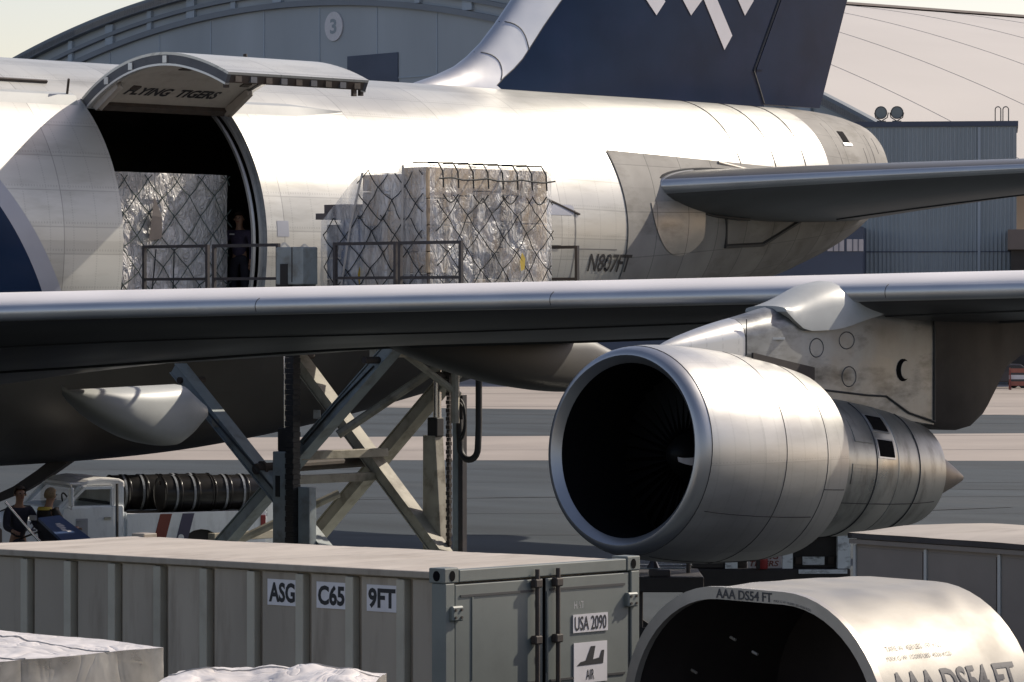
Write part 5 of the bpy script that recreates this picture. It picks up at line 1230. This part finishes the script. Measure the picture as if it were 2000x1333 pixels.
# ------------------------------------------------------------------ white wrapped loads at the lower left
def wrapped(label, o, U, V, du, dv, ztop, seed, amp):
    t = thing("wrapped_load", label, "wrapped load", (o.x, o.y, .45), "plastic wrapped loads in the foreground")
    m = MB(); hz = ztop - .5; n = 36
    def top(a, b):
        p = o + U * (a * du) + V * (b * dv); q = Vector((p.x * 1.5 + seed, p.y * 1.5, 0)); e = min(1, a * 8, (1 - a) * 8, b * 8, (1 - b) * 8)
        d = amp * (mnoise.noise(q) + .5 * abs(mnoise.noise(q * 2.7)) + .25 * abs(mnoise.noise(q * 6))) * (.35 + .65 * e)
        return Vector((p.x, p.y, ztop + d))
    m.grid(top, fr(0, 1, 60), fr(0, 1, 60)); m.build("top_wrap", "white_film", t, smooth=70)
    for (a0, b0, a1, b1) in ((0, 0, 1, 0), (1, 0, 1, 1), (1, 1, 0, 1), (0, 1, 0, 0)):
        m = MB(); W = (U * ((b1 - b0)) - V * ((a1 - a0)));  W.normalize()
        def f(s, q):
            p = top(a0 + (a1 - a0) * s, b0 + (b1 - b0) * s); z = p.z + (.5 - p.z) * q
            c = Vector((p.x, p.y, z)); return c + W * (.05 * min(1, q * 6) * (.4 + wr(c, 1.0, 1.6, seed)) * min(1, s * 10, (1 - s) * 10))
        m.grid(f, fr(0, 1, 44), fr(0, 1, 30)); m.build("side_wrap", "side_film", t, smooth=70)
    for k in range(3):
        m = MB(); m.tube([top(q, .2 + .3 * k + .012 * sin(q * 9)) + Z * .004 for q in fr(.0, 1, 60)], .004, 4); m.build("net_cord", "strap", t)
    m = MB(); m.frame(Vector((o.x, o.y, .5)) + U * .05 + V * .05, U, V, Z, du - .1, dv - .1, ztop - .5 - amp * 1.6 - .03); m.build("carton_stack", "carton_green", t)
    for s_ in (.3, .62):
        m = MB(); m.frame(Vector((o.x, o.y, .5)) + U * .045 + V * (dv * s_), U, V, Z, .004, .03, ztop - .62); m.build("carton_edge", "carton_dark", t)
    m = MB(); m.frame(Vector((o.x, o.y, .44)), U, V, Z, du, dv, .06); m.build("pallet_base", "pallet_alu", t)
    m = MB(); m.frame(Vector((o.x, o.y, .02)) + U * .2 + V * .2, U, V, Z, du - .4, dv - .4, .41); tag(m.build("pallet_dolly", "equip_black"), "low dark dolly under the " + label, "dolly", "dollies under the wrapped loads")
wrapped("boxy load in white plastic, at the lower left corner", at(-2.27, 24.0), hdir(-.70, .71), hdir(-.71, -.70), 3.1, 2.24, 2.66, 3.0, .045)
wrapped("rounder bulging load in white plastic, right of the boxy one", at(-2.08, 23.05), hdir(1.0, -.06), hdir(-.06, -1.0), 1.30, 2.2, 2.60, 21.0, .09)

# ------------------------------------------------------------------ pickup truck with drums
TF = hdir(-.90, -.436); TSd = hdir(.436, -.90)      # forward, and its left side (towards the airplane's front quarter)
K0 = at(-(1000 - 240) / 7200 * 63.2, 63.2)
def kp(u, s, z): p = K0 + TF * u + TSd * s; return Vector((p.x, p.y, z))      # u forward of the cab's back, s towards the camera side
tk = thing("pickup_truck", "white pickup truck with red and purple stripes, under the fuselage", "truck", kp(0, -.95, 0))
HWd = .0
def sidebox(name, mat, prof, s0, s1, bevel=.02, parent=None):
    m = MB(); m.prism(prof, kp(0, s0, 0), TF, Z, TSd, s1 - s0); return m.build(name, mat, parent or tk, bevel=bevel)
# near side is s=0, far side s=-1.9
sidebox("cab_body", "truck_white", [(0, .45), (1.15, .45), (1.28, 1.0), (1.12, 1.30), (.98, 1.34), (.02, 1.34), (0, 1.3)], -1.9, -.02)
sidebox("hood", "truck_white", [(1.18, .5), (2.35, .5), (2.38, .95), (2.30, 1.08), (1.2, 1.22)], -1.82, -.08, .05)
sidebox("roof", "truck_roof", [(-.03, 1.60), (-.03, 1.71), (.06, 1.755), (.36, 1.775), (.58, 1.745), (.70, 1.68), (.76, 1.60), (.66, 1.605), (.60, 1.645), (.22, 1.645), (.18, 1.60)], -1.84, -.06, .03)
for s0 in (-.14, -1.84):
    m = MB(); m.frame(kp(-.01, s0 - .01, 1.3), TF, TSd, Z, .18, .09, .33); m.build("rear_pillar", "truck_white", tk)
    m = MB(); m.beam(kp(1.08, s0 + .03, 1.28), kp(.70, s0 + .03, 1.64), .06, .06); m.build("front_pillar", "truck_white", tk)
m = MB(); m.frame(kp(-.004, -1.82, 1.3), TF, TSd, Z, .03, 1.7, .31); m.build("cab_back", "truck_white", tk)
drr = sidebox("door", "truck_white", [(.17, .5), (.98, .5), (1.10, .9), (1.02, 1.30), (.17, 1.32)], -.02, .012, .012)
for p, q in (((.20, 1.31), (.20, 1.62)), ((.20, 1.62), (.66, 1.62)), ((1.0, 1.31), (.66, 1.62))):
    m = MB(); m.beam(kp(p[0], -.03, p[1]), kp(q[0], -.03, q[1]), .05, .045); m.build("window_frame", "truck_white", drr)
m = MB(); m.beam(kp(.12, -.015, .5), kp(.12, -.015, 1.68), .03, .03); m.build("door_gap", "black_rubber", drr)
m = MB(); m.add([kp(.21, -.035, 1.33), kp(.98, -.035, 1.33), kp(.66, -.035, 1.61), kp(.21, -.035, 1.61)], [(0, 1, 2, 3)]); m.build("side_glass", "glass", drr, recalc=False)
m = MB(); m.add([kp(1.08, -1.8, 1.30), kp(1.08, -.1, 1.30), kp(.67, -.15, 1.70), kp(.67, -1.75, 1.70)], [(0, 1, 2, 3)]); m.build("windscreen", "glass", tk, recalc=False)
m = MB(); m.frame(kp(.24, .012, 1.12), TF, TSd, Z, .12, .03, .035); m.build("door_handle", "chrome", drr)
m = MB(); m.frame(kp(.62, .0125, .72), TF, TSd, Z, .20, .004, .42); em = m.build("door_sign", "stripe_grey", drr)
for k in range(4):
    m = MB(); m.frame(kp(.64 + .02 * (k % 2), .017, .75 + .1 * k), TF, TSd, Z, .15, .002, .06); m.build("sign_mark", "frame_metal", drr)
m = MB(); m.tube([kp(.82 + .17 * cos(a) * .35, -.42 + .17 * sin(a), 1.36 + .17 * cos(a)) for a in fr(0, 2 * pi, 20)], .013, 6); m.build("steering_wheel", "black_rubber", tk)
sidebox("seat", "black_rubber", [(.1, .6), (.7, .6), (.65, .85), (.3, .88), (.2, 1.38), (.1, 1.38)], -1.7, -.2, .05)
mr = part_empty("wing_mirror", tk, kp(.98, .2, 1.4))
m = MB(); m.frame(kp(.95, .18, 1.35), TF, TSd, Z, .05, .14, .30); m.build("mirror_head", "truck_white", mr, bevel=.02)
m = MB(); m.tube([kp(.95, .0, 1.32), kp(.97, .24, 1.30), kp(.97, .24, 1.70), kp(.80, .0, 1.70)], .012, 6); m.build("mirror_arm", "chrome", mr)
m = MB(); m.frame(kp(.70, .02, 1.685), TF, TSd, Z, .30, .22, .035); m.build("mirror_visor", "truck_roof", mr, bevel=.01)
m = MB(); m.frame(kp(.3, -.35, 1.60), TF, TSd, Z, .3, .03, .09); m.build("sun_visor", "black_rubber", tk)
lettering("fleet_number", tk, "126", .28, .15, lambda a, b: kp(1.62 - a, -.072, .96 + b), mat="stripe_purple", bold=.02)
# bed
bedp = [(-.04, .55), (-.04, 1.18), (-2.42, 1.18), (-2.42, .55), (-1.72, .55)] + [(-1.35 + .40 * cos(a) * -1 * -1, .55 + .40 * sin(a)) for a in []]
arch = [(-1.72 + .42 * (1 - cos(a)), .50 + .42 * sin(a)) for a in fr(0, pi, 10)]
sidebox("bed_side", "truck_white", [(-.04, .50), (-.04, 1.20), (-2.42, 1.20), (-2.42, .50)] + arch, -.06, 0.0, .008)
sidebox("bed_side", "truck_white", [(-.04, .50), (-.04, 1.20), (-2.42, 1.20), (-2.42, .50)] + arch, -1.9, -1.84, .008)
m = MB(); m.frame(kp(-2.4, -1.84, .62), TF, TSd, Z, 2.36, 1.78, .06); m.build("bed_floor", "equip_black", tk)
m = MB(); m.frame(kp(-2.42, -1.83, .62), TF, TSd, Z, .05, 1.76, .57); m.build("tailgate", "truck_white", tk)
m = MB(); m.frame(kp(-.055, -1.84, .62), TF, TSd, Z, .05, 1.78, .6); m.build("bed_front", "truck_white", tk)
for mt, u in (("stripe_red", -.62), ("stripe_purple", -1.0)):
    m = MB(); m.prism([(u, .52), (u + .20, .52), (u + .02, 1.18), (u - .18, 1.18)], kp(0, .002, 0), TF, Z, TSd, .004); m.build("side_stripe", mt, tk)
m = MB(); m.tube([kp(-.95, .006, .80), kp(-.95, .012, .80)], .05, 14); m.build("fuel_cap", "truck_white", tk)
m = MB(); m.frame(kp(-2.44, -.16, 1.205), TF, TSd, Z, .14, .14, .30); pb = m.build("corner_post", "truck_white", tk)
for k in range(3):
    m = MB(); m.prism([(-2.43 + .0, .02 + k * .09), (-2.31, .06 + k * .09), (-2.31, .10 + k * .09), (-2.43, .06 + k * .09)], kp(0, -.018, 1.22), TF, Z, TSd, .004); m.build("hazard_stripe", "stripe_red", pb)
m = MB(); m.frame(kp(-2.40, .002, .92), TF, TSd, Z, .08, .02, .2); m.build("tail_lamp", "red", tk)
for u in (-1.30, 1.75):
    for s in (-.24, -1.86):
        m = MB(); m.lathe([(0, 0), (0, .2), (0, .30), (.04, .345), (.16, .345), (.20, .30), (.20, 0)], kp(u, s, .345), TSd, 24); wh = m.build("wheel", "tyre", tk, smooth=40)
        m = MB(); m.lathe([(.203, 0), (.21, .10), (.203, .19)], kp(u, s, .345), TSd, 20); m.build("rim", "truck_white", wh)
for s in (-1.75, -.30):
    m = MB(); m.frame(kp(2.35, s, .78), TF, TSd, Z, .05, .18, .16); m.build("headlight", "chrome", tk)
m = MB(); m.frame(kp(2.38, -1.85, .48), TF, TSd, Z, .08, 1.8, .18); m.build("bumper", "chrome", tk)
m = MB(); m.tube([kp(1.35, -.5, 1.24), kp(1.45, -.35, 1.34), kp(1.7, -.35, 1.36), kp(2.0, -.5, 1.22)], .012, 6); m.build("hood_hose", "black_rubber", tk)
# rack that carries the drums
m = MB(); m.frame(kp(-2.3, -1.8, .69), TF, TSd, Z, 2.2, 1.7, .50); m.build("drum_rack", "equip_black", tk)
drum_prof = [(0, 0), (0, .26), (-.012, .275), (0, .292), (.02, .292), (.03, .282), (.25, .282), (.265, .294), (.285, .294), (.30, .282), (.55, .282), (.565, .294), (.585, .294), (.60, .282), (.80, .282), (.81, .292), (.83, .292), (.842, .275), (.83, .26), (.83, 0)]
for k, (u, s, lb) in enumerate(((-.72, -.33, "black drum on the truck bed, front one of the near row"), (-1.57, -.33, "black drum on the truck bed, rear one of the near row"), (-.08, -.95, "black drum behind the truck's cab, foremost of all"), (-.95, -.95, "black drum on the truck bed, hidden in the far row's middle"))):
    d = thing("drum", lb, "drum", kp(u, s, 1.193), "black drums on the pickup truck")
    TB = kp(0, -.95, 0); d.location = TB + (kp(u, s, 1.193) - TB) * 1.08; d.scale = (1.08,) * 3
    m = MB(); m.lathe(drum_prof, kp(u, s, 1.487), -TF, 30); m.build("shell", "drum_black", d, smooth=35, recalc=True)
    for q in (.18, .48):
        m = MB(); m.lathe([(q, .286), (q, .297), (q + .035, .297), (q + .035, .286)], kp(u, s, 1.487), -TF, 30); m.build("strap_band", "frame_metal", d)
    m = MB(); m.tube([kp(u, s, 1.487 + .17), kp(u + .015, s, 1.487 + .17)], .035, 10); m.build("bung", "rust_dark", d)
tk.scale = (1.08,) * 3
# white cart behind the truck
W0 = at(-(1000 - 487) / 7200 * 66.5, 66.5)
wc = thing("utility_cart", "small white box cart behind the pickup truck's tailgate", "cart", W0)
for nm, mt, o_, dd in (("box", "truck_white", (0, 0, .55), (.44, .7, .95)), ("lid", "truck_roof", (-.02, -.02, 1.503), (.48, .74, .05)), ("frame", "equip_black", (-.05, -.05, .3), (.54, .8, .24))):
    m = MB(); m.frame(W0 + RV * o_[0] + DV * o_[1] + Z * o_[2], RV, DV, Z, *dd); m.build(nm, mt, wc, bevel=.015)
for k, (a, b, c, d_) in enumerate(((.14, 1.28, .18, .10), (.16, 1.15, .16, .07), (.14, 1.06, .18, .06))):
    m = MB(); m.frame(W0 + RV * a - DV * .004 + Z * b, RV, DV, Z, c, .003, d_); m.build("sign_mark", "frame_metal", wc)
for a in (.05, .40):
    for b in (.1, .6):
        m = MB(); m.lathe([(-.04, 0), (-.04, .16), (.04, .16), (.04, 0)], W0 + RV * a + DV * b + Z * .16, RV, 16); m.build("wheel", "tyre", wc)

# ------------------------------------------------------------------ blue tow tractor at the lower left
V0 = at(-(1000 - 124) / 7200 * 58.9, 58.9)
tt = thing("tow_tractor", "blue tow tractor with white lettering and shiny grab bars", "tractor", V0)
def vp(a, b, z): p = V0 + RV * a + DV * b; return Vector((p.x, p.y, z))
HX = [vp(-.48, .55, 1.44), vp(-.18, .95, 1.46), vp(.36, .55, 1.12), vp(.02, .05, 1.06)]
m = MB(); m.add(HX + [Vector((p.x, p.y, p.z - .05)) for p in HX], [(0, 1, 2, 3), (7, 6, 5, 4), (0, 4, 5, 1), (1, 5, 6, 2), (2, 6, 7, 3), (3, 7, 4, 0)]); hood = m.build("hood", "blue_paint", tt)
m = MB(); m.add([Vector((p.x, p.y, p.z - .052)) for p in HX] + [Vector((p.x, p.y, .3)) for p in HX], [(0, 1, 2, 3), (7, 6, 5, 4), (0, 4, 5, 1), (1, 5, 6, 2), (2, 6, 7, 3), (3, 7, 4, 0)]); m.build("body", "navy_cloth", tt)
def hood_pt(a, b): # a along the slope, b across
    p = HX[0].lerp(HX[3], a).lerp(HX[1].lerp(HX[2], a), b); return p + Z * .006
for (a0, a1, b0, b1) in ((.30, .36, .38, .62), (.37, .44, .34, .66), (.45, .52, .36, .62), (.53, .60, .34, .56), (.60, .66, .48, .66)):
    m = MB(); m.add([hood_pt(a0, b0), hood_pt(a1, b0 + .03), hood_pt(a1, b1), hood_pt(a0, b1 - .04)], [(0, 1, 2, 3)]); m.build("marking", "plate_white", tt)
for q, z in ((0, 0), (.05, -.05)):
    m = MB(); m.tube([vp(-.92 + q, -.1, 1.73 + z), vp(-.52 + q, -.15, 1.27 + z), vp(-.3 + q, -.2, 1.05 + z)], .022 - .006 * (q > 0), 8); m.build("grab_bar", "chrome", tt, smooth=50)
m = MB(); m.frame(vp(-1.3, .1, .3), RV, DV, Z, .85, .9, .55); m.build("seat_box", "equip_black", tt, bevel=.04)
m = MB(); m.frame(vp(-1.3, .1, .851), RV, DV, Z, .18, .9, .4); m.build("seat_back", "black_rubber", tt, bevel=.04)
m = MB(); m.tube([vp(-.62 + .16 * cos(a), .5 + .16 * sin(a), 1.16 + .06 * cos(a)) for a in fr(0, 2 * pi, 16)], .014, 6); m.build("steering_wheel", "black_rubber", tt)
for a in (-1.1, .1):
    for b in (.0, .85):
        m = MB(); m.lathe([(-.08, 0), (-.08, .26), (-.05, .3), (.05, .3), (.08, .26), (.08, 0)], vp(a, b, .3), DV, 20); m.build("wheel", "tyre", tt, smooth=40)

# open lower hold door hanging from the belly
Pa, Pb, Pc, Pd = at(-7.95, 65.2, 2.16), at(-8.35, 65.1, 1.86), at(-8.75, 65.0, 1.60), at(-9.1, 64.9, 1.45)
m = MB(); rg = []
for p, w in ((Pa, .16), (Pb, .14), (Pc, .12), (Pd, .10)): rg.append([p + Z * w * .6 - RV * w * .4, p - Z * w * .6 + RV * w * .4, p - Z * w * .6 + RV * w * .4 + DV * 1.5, p + Z * w * .6 - RV * w * .4 + DV * 1.5])
m.loft(rg); m.build("lower_hold_door", "soot", ap, smooth=40)

# ------------------------------------------------------------------ scuffed transporter under the engine, dark dolly
G0 = at(0, 55)
def gp(px, py, b=0.0): D = 55 + b; p = at((px - 1000) / 7200 * 55, D, 4.9 - (py - 593) * 55 / 7200); return p
def gz(py): return 4.9 - (py - 593) * 55 / 7200
def gx(px): return (px - 1000) / 7200 * 55
tr = thing("pallet_transporter", "scuffed white pallet transporter with red lettering under the engine", "transporter", at(gx(1500), 55.6, 0))
def gbox(name, mat, x0, y0, x1, y1, b0, b1, parent=None, bevel=.0):
    m = MB(); o = at(gx(x0), 55 + b0, gz(y1)); m.frame(o, RV, DV, Z, gx(x1) - gx(x0), b1 - b0, gz(y0) - gz(y1)); return m.build(name, mat, parent or tr, bevel=bevel)
gbox("frame", "equip_black", 1352, 1112, 1662, 1150, .0, 1.8, bevel=.02)
gbox("engine_box", "equip_black", 1352, 1087, 1416, 1111.8, .05, 1.2, bevel=.02)
gbox("mesh_guard", "core_metal", 1354, 1055, 1414, 1086.8, .1, 1.1, bevel=.01)
gbox("post", "scuffed_white", 1417, 1050, 1441, 1111.5, .02, .5)
gbox("recess", "equip_black", 1442, 1050, 1461, 1111.5, .2, .5)
gbox("sign_panel", "plate_white", 1462, 1062, 1527, 1111.5, .12, .16)
lettering("lettering", tr, "FLYING", .44, .085, lambda a, b: at(gx(1465) + a, 55.115, gz(1094) + b), mat="stripe_red", bold=.02, shear=.2)
lettering("lettering", tr, "TIGERS", .44, .085, lambda a, b: at(gx(1465) + a, 55.115, gz(1108) + b), mat="stripe_red", bold=.02, shear=.2)
for x0, x1 in ((1497, 1505), (1507, 1516), (1517, 1523)):
    m = MB(); m.frame(at(gx(x0), 55.112, gz(1078)), RV, DV, Z, gx(x1) - gx(x0) - .01, .006, .05); m.build("sign_mark", "black_ink", tr)
m = MB(); m.lathe([(0, 0), (0, .07), (.02, .085), (.30, .085), (.37, .05), (.42, .03), (.42, 0)], at(gx(1489), 55.0, gz(1112)), Z, 18); m.build("fire_extinguisher", "red", tr, smooth=40)
gbox("extinguisher_holder", "equip_black", 1478, 1080, 1484, 1111, -.08, .1)
gbox("post", "scuffed_white", 1529, 1056, 1549, 1111.5, .02, .5)
gbox("cab_recess", "equip_black", 1550, 1046, 1636, 1111.5, .25, .6)
gbox("cab_top", "scuffed_white", 1549.5, 1033, 1636.5, 1045.5, .02, .6)
gbox("cab_plate", "scuffed_white", 1570, 1090, 1613, 1106, .2, .24)
for x in (1556, 1620): gbox("lamp", "rust_dark", x, 1090, x + 12, 1104, .19, .245)
gbox("post", "scuffed_white", 1637, 1033, 1662, 1111.5, .02, .5)
gbox("step_plate", "scuffed_white", 1560, 1113, 1655, 1121, -.03, -.004)
for x in (1390, 1600):
    for b in (.1, 1.5):
        m = MB(); m.lathe([(-.1, 0), (-.1, .3), (-.06, .36), (.06, .36), (.1, .3), (.1, 0)], at(gx(x), 55 + b, .36), DV, 20); m.build("wheel", "tyre", tr, smooth=40)
dd = thing("baggage_dolly", "dark low dolly beside the grey container's door end", "dolly", at(2.1, 50.5, 0))
def dbox(name, mat, px0, py0, px1, py1, D, th):
    m = MB(); k = D / 7200; z1 = 4.9 - (py0 - 593) * k; z0 = 4.9 - (py1 - 593) * k
    m.frame(at((px0 - 1000) * k, D, z0), RV, DV, Z, (px1 - px0) * k, th, z1 - z0); return m.build(name, mat, dd, bevel=.015)
dbox("deck", "equip_black", 1225, 1128, 1375, 1158, 50, 1.6)
dbox("side_board", "rail_dark", 1268, 1114, 1310, 1127.5, 50.1, .2)
dbox("side_board", "core_metal", 1240, 1103, 1352, 1107, 50.9, .05)
dbox("side_board", "car_grey", 1236, 1110, 1340, 1113, 50.7, .05)
for a in (1245, 1350):
    m = MB(); m.tube([at((a - 1000) / 144., 50.8, .9), at((a - 1000) / 144., 50.8, 1.36)], .03, 6); m.build("stake", "rail_dark", dd)
m = MB(); m.tube([at(278 / 144., 50.3, 1.29), at(278 / 144., 50.3, 1.45)], [.09, .01], 8); m.build("cone_cap", "car_dark", dd)
for a in (1250, 1350):
    for b in (.1, 1.4):
        m = MB(); m.lathe([(-.06, 0), (-.06, .25), (.06, .25), (.06, 0)], at((a - 1000) / 144., 50.05 + b, .25), DV, 16); m.build("wheel", "tyre", dd)
        m = MB(); m.tube([at((a - 1000) / 144., 50.05 + b, .25), at((a - 1000) / 144., 50.05 + b, 1.0)], .05, 6); m.build("axle_leg", "equip_black", dd)

# ------------------------------------------------------------------ people
def skin_obj(name, chains, mat, parent, M, sub=2):
    """chains: lists of (point, radius); points shared by coordinates become one vertex"""
    vs = []; rs = []; es = []; idx = {}; roots = []
    for ch in chains:
        last = None
        for (p, r) in ch:
            k = tuple(round(c, 4) for c in p)
            if k not in idx: idx[k] = len(vs); vs.append(M @ Vector(p)); rs.append(r)
            i = idx[k]
            if last is not None and last != i: es.append((last, i))
            last = i
    # island roots
    seen = set(); adj = {i: [] for i in range(len(vs))}
    for a, b in es: adj[a].append(b); adj[b].append(a)
    for i in range(len(vs)):
        if i in seen: continue
        roots.append(i); st = [i]
        while st:
            j = st.pop()
            if j in seen: continue
            seen.add(j); st += adj[j]
    me = bpy.data.meshes.new(name); me.from_pydata(vs, es, []); me.update(); me.materials.append(MATS[mat])
    o = bpy.data.objects.new(name, me); COL.objects.link(o); attach(o, parent)
    sk = o.modifiers.new("skin", 'SKIN'); sk.use_smooth_shade = True; sk.branch_smoothing = .6
    for i, s in enumerate(me.skin_vertices[0].data): s.radius = (rs[i], rs[i]); s.use_root = i in roots
    sb = o.modifiers.new("sub", 'SUBSURF'); sb.levels = sub; sb.render_levels = sub
    return o
def person(label, loc, yaw, H=1.76, arms=((.10, -.30, .30), (.10, -.30, .30)), lean=0.0, turn=0.0, shirt="navy_cloth", trousers="navy_cloth", hair="hair_brown", group=None, extra=None):
    t = thing("person", label, "person", loc, group); k = H / 1.76
    M = Matrix.Translation(Vector(loc)) @ Matrix.Rotation(yaw, 4, 'Z') @ Matrix.Scale(k, 4)
    def L(p): # lean of the upper body about the hips
        p = Vector(p)
        if p.z > .95: d = p.z - .95; p = Vector((p.x + d * sin(lean), p.y, .95 + d * cos(lean)))
        return tuple(p)
    pel, spi, che, nk, nk2 = (0, 0, .95), L((0, 0, 1.12)), L((.0, 0, 1.33)), L((.0, 0, 1.48)), L((.015, 0, 1.545))
    hc = Vector(L((.03, 0, 1.64))); ht = Vector(L((.025, 0, 1.72))); jaw = Vector(L((.055, 0, 1.575)))
    body = [[(pel, .11), (spi, .10), (che, .11), (nk, .075), (nk2, .058), (tuple(hc), .092), (tuple(ht), .072)]]
    sleeves = []; legs = []; hands = []
    for s, arm in ((1, arms[0]), (-1, arms[1])):
        sh = Vector(L((0, s * .18, 1.41))); el = sh + Vector((arm[0], s * .07, arm[1])); wr_ = el + Vector((arm[2], -s * .03 + (arm[3] if len(arm) > 3 else 0), arm[4] if len(arm) > 4 else -.05)); d = (wr_ - el).normalized(); pm = wr_ + d * .07
        body.append([(che, .11), (tuple(sh), .05), (tuple(el), .04), (tuple(wr_), .028), (tuple(pm), .036)])
        sleeves.append([(che, .165), (tuple(sh), .085), (tuple(el), .06), (tuple(el.lerp(wr_, .85)), .043)])
        side = d.cross(Vector((0, 0, 1))); side = side.normalized() if side.length > .01 else Vector((0, 1, 0)); dn = side.cross(d)
        for f_, ln in ((-.03, .075), (-.01, .088), (.01, .082), (.028, .062)):
            b0 = pm + side * f_; hands.append([(tuple(b0), .010), (tuple(b0 + d * ln * .55), .0095), (tuple(b0 + d * ln * .85 + dn * -.025 * 1), .008)])
        b0 = wr_ + d * .02 - side * .03; hands.append([(tuple(b0), .011), (tuple(b0 - side * .03 + d * .03), .010), (tuple(b0 - side * .035 + d * .06), .009)])
        hip = (0, s * .10, .90); kn = (.03, s * .11, .50); an2 = (-.02, s * .11, .09); toe = (.15, s * .125, .035)
        body.append([(pel, .11), (hip, .07), (kn, .045), (an2, .04), (toe, .035)])
        legs.append([(pel, .158), (hip, .115), (kn, .078), ((-.015, s * .11, .12), .065)])
    nose = hc + Vector((.088, 0, -.015)); body.append([(tuple(hc + Vector((.07, 0, .015))), .012), (tuple(nose + Vector((.012, 0, -.012))), .016)])
    for s in (1, -1): body.append([(tuple(hc + Vector((.0, s * .085, .01))), .016), (tuple(hc + Vector((-.005, s * .095, -.03))), .013)])
    R = Matrix.Identity(4)
    skin_obj("body", body + hands, "body_skin", t, M)
    skin_obj("shirt", [[(tuple(Vector(pel) + Vector((0, 0, -.02))), .155), (spi, .147), (che, .168), (tuple(Vector(nk) - Vector((0, 0, .05))), .10)]] + sleeves, shirt, t, M)
    skin_obj("trousers", [[(pel, .158), (tuple(Vector(spi).lerp(Vector(pel), .6)), .150)]] + legs, trousers, t, M)
    for s in (1, -1):
        m = MB(); m.loft([[M @ Vector((.05 + .115 * cos(a), s * .12 + .05 * sin(a), z)) for a in fr(0, 2 * pi, 14)[:-1]] for z in (.0, .045, .085)]); m.build("shoe", "black_rubber", t, smooth=60)
        m = MB(); m.lathe([(-.012, .0), (-.008, .009), (0, .012), (.008, .009), (.012, 0)], M @ (hc + Vector((.088, s * .034, .018))), (1, 0, 0), 10); m.build("eye", "black_ink", t)
    m = MB(); m.box((0, 0, 0), (.012, .05, .010)); 
    m = MB(); m.tube([M @ (hc + Vector((.088, -.025, -.052))), M @ (hc + Vector((.094, 0, -.055))), M @ (hc + Vector((.088, .025, -.052)))], .006, 6); m.build("mouth", "red", t)
    # hair: cap over the back and top of the skull
    m = MB()
    def hf(a, b):
        th = a * 2 * pi; ph = b * pi * .62; d = Vector((sin(ph) * cos(th), sin(ph) * sin(th), cos(ph)))
        if d.x > .25 and d.z < .55: d = Vector((d.x * .55, d.y, max(d.z, .5))).normalized()
        return M @ (hc + Vector((-.008, 0, .018)) + Vector((d.x * .112, d.y * .100, d.z * .122)) * (1 + .05 * mnoise.noise(d * 6)))
    m.grid(hf, fr(0, 1, 24), fr(0.01, 1, 10)); m.build("hair", hair, t, smooth=80)
    if extra: extra(t, M)
    return t
yaw_cam = atan2(-DV.y, -DV.x)
def badge(t, M):
    m = MB(); m.box((0, 0, 0), (.004, .09, .035)); o = m
    m2 = MB(); c = M @ Vector((.172, -.10, 1.36)); m2.box(c, (.008, .09, .03), Matrix.Rotation(yaw_cam, 3, 'Z')); m2.build("name_badge", "white_cloth", t)
person("man in purple shirt standing in the open cargo doorway beside the pallet", (43.2, -2.05, 4.79), yaw_cam - .15, 1.74,
       arms=((.02, -.30, .05, .0, -.26), (.16, -.22, .12, -.22, -.02)), shirt="purple_cloth", trousers="navy_cloth", extra=badge)
person("man in dark overalls and white collar by the tow tractor, looking down", at(-(1000 - 34) / 7200 * 61.0, 61.0, 0), yaw_cam + .5, 1.88,
       arms=((.12, -.27, .26, 0, -.02), (.10, -.28, .27, 0, -.05)), lean=.12, shirt="navy_cloth")
def collar(t, M):
    m = MB(); m.lathe([(0, .13), (.04, .115), (.05, .10)], M @ Vector((.01, 0, 1.42)), (0, 0, 1), 20); m.build("collar", "yellow", t)
    m = MB(); m.box(M @ Vector((-.16, .08, 1.3)), (.05, .14, .08)); m.build("back_patch", "white_cloth", t)
person("man in dark jacket with yellow collar standing beside the truck's hood", at(-(1000 - 86) / 7200 * 60.8, 60.8, 0), yaw_cam + 2.4, 1.85,
       arms=((.14, -.26, .24, 0, .0), (.12, -.26, .26, 0, -.02)), lean=.16, shirt="equip_black", hair="hair_fair", extra=collar)
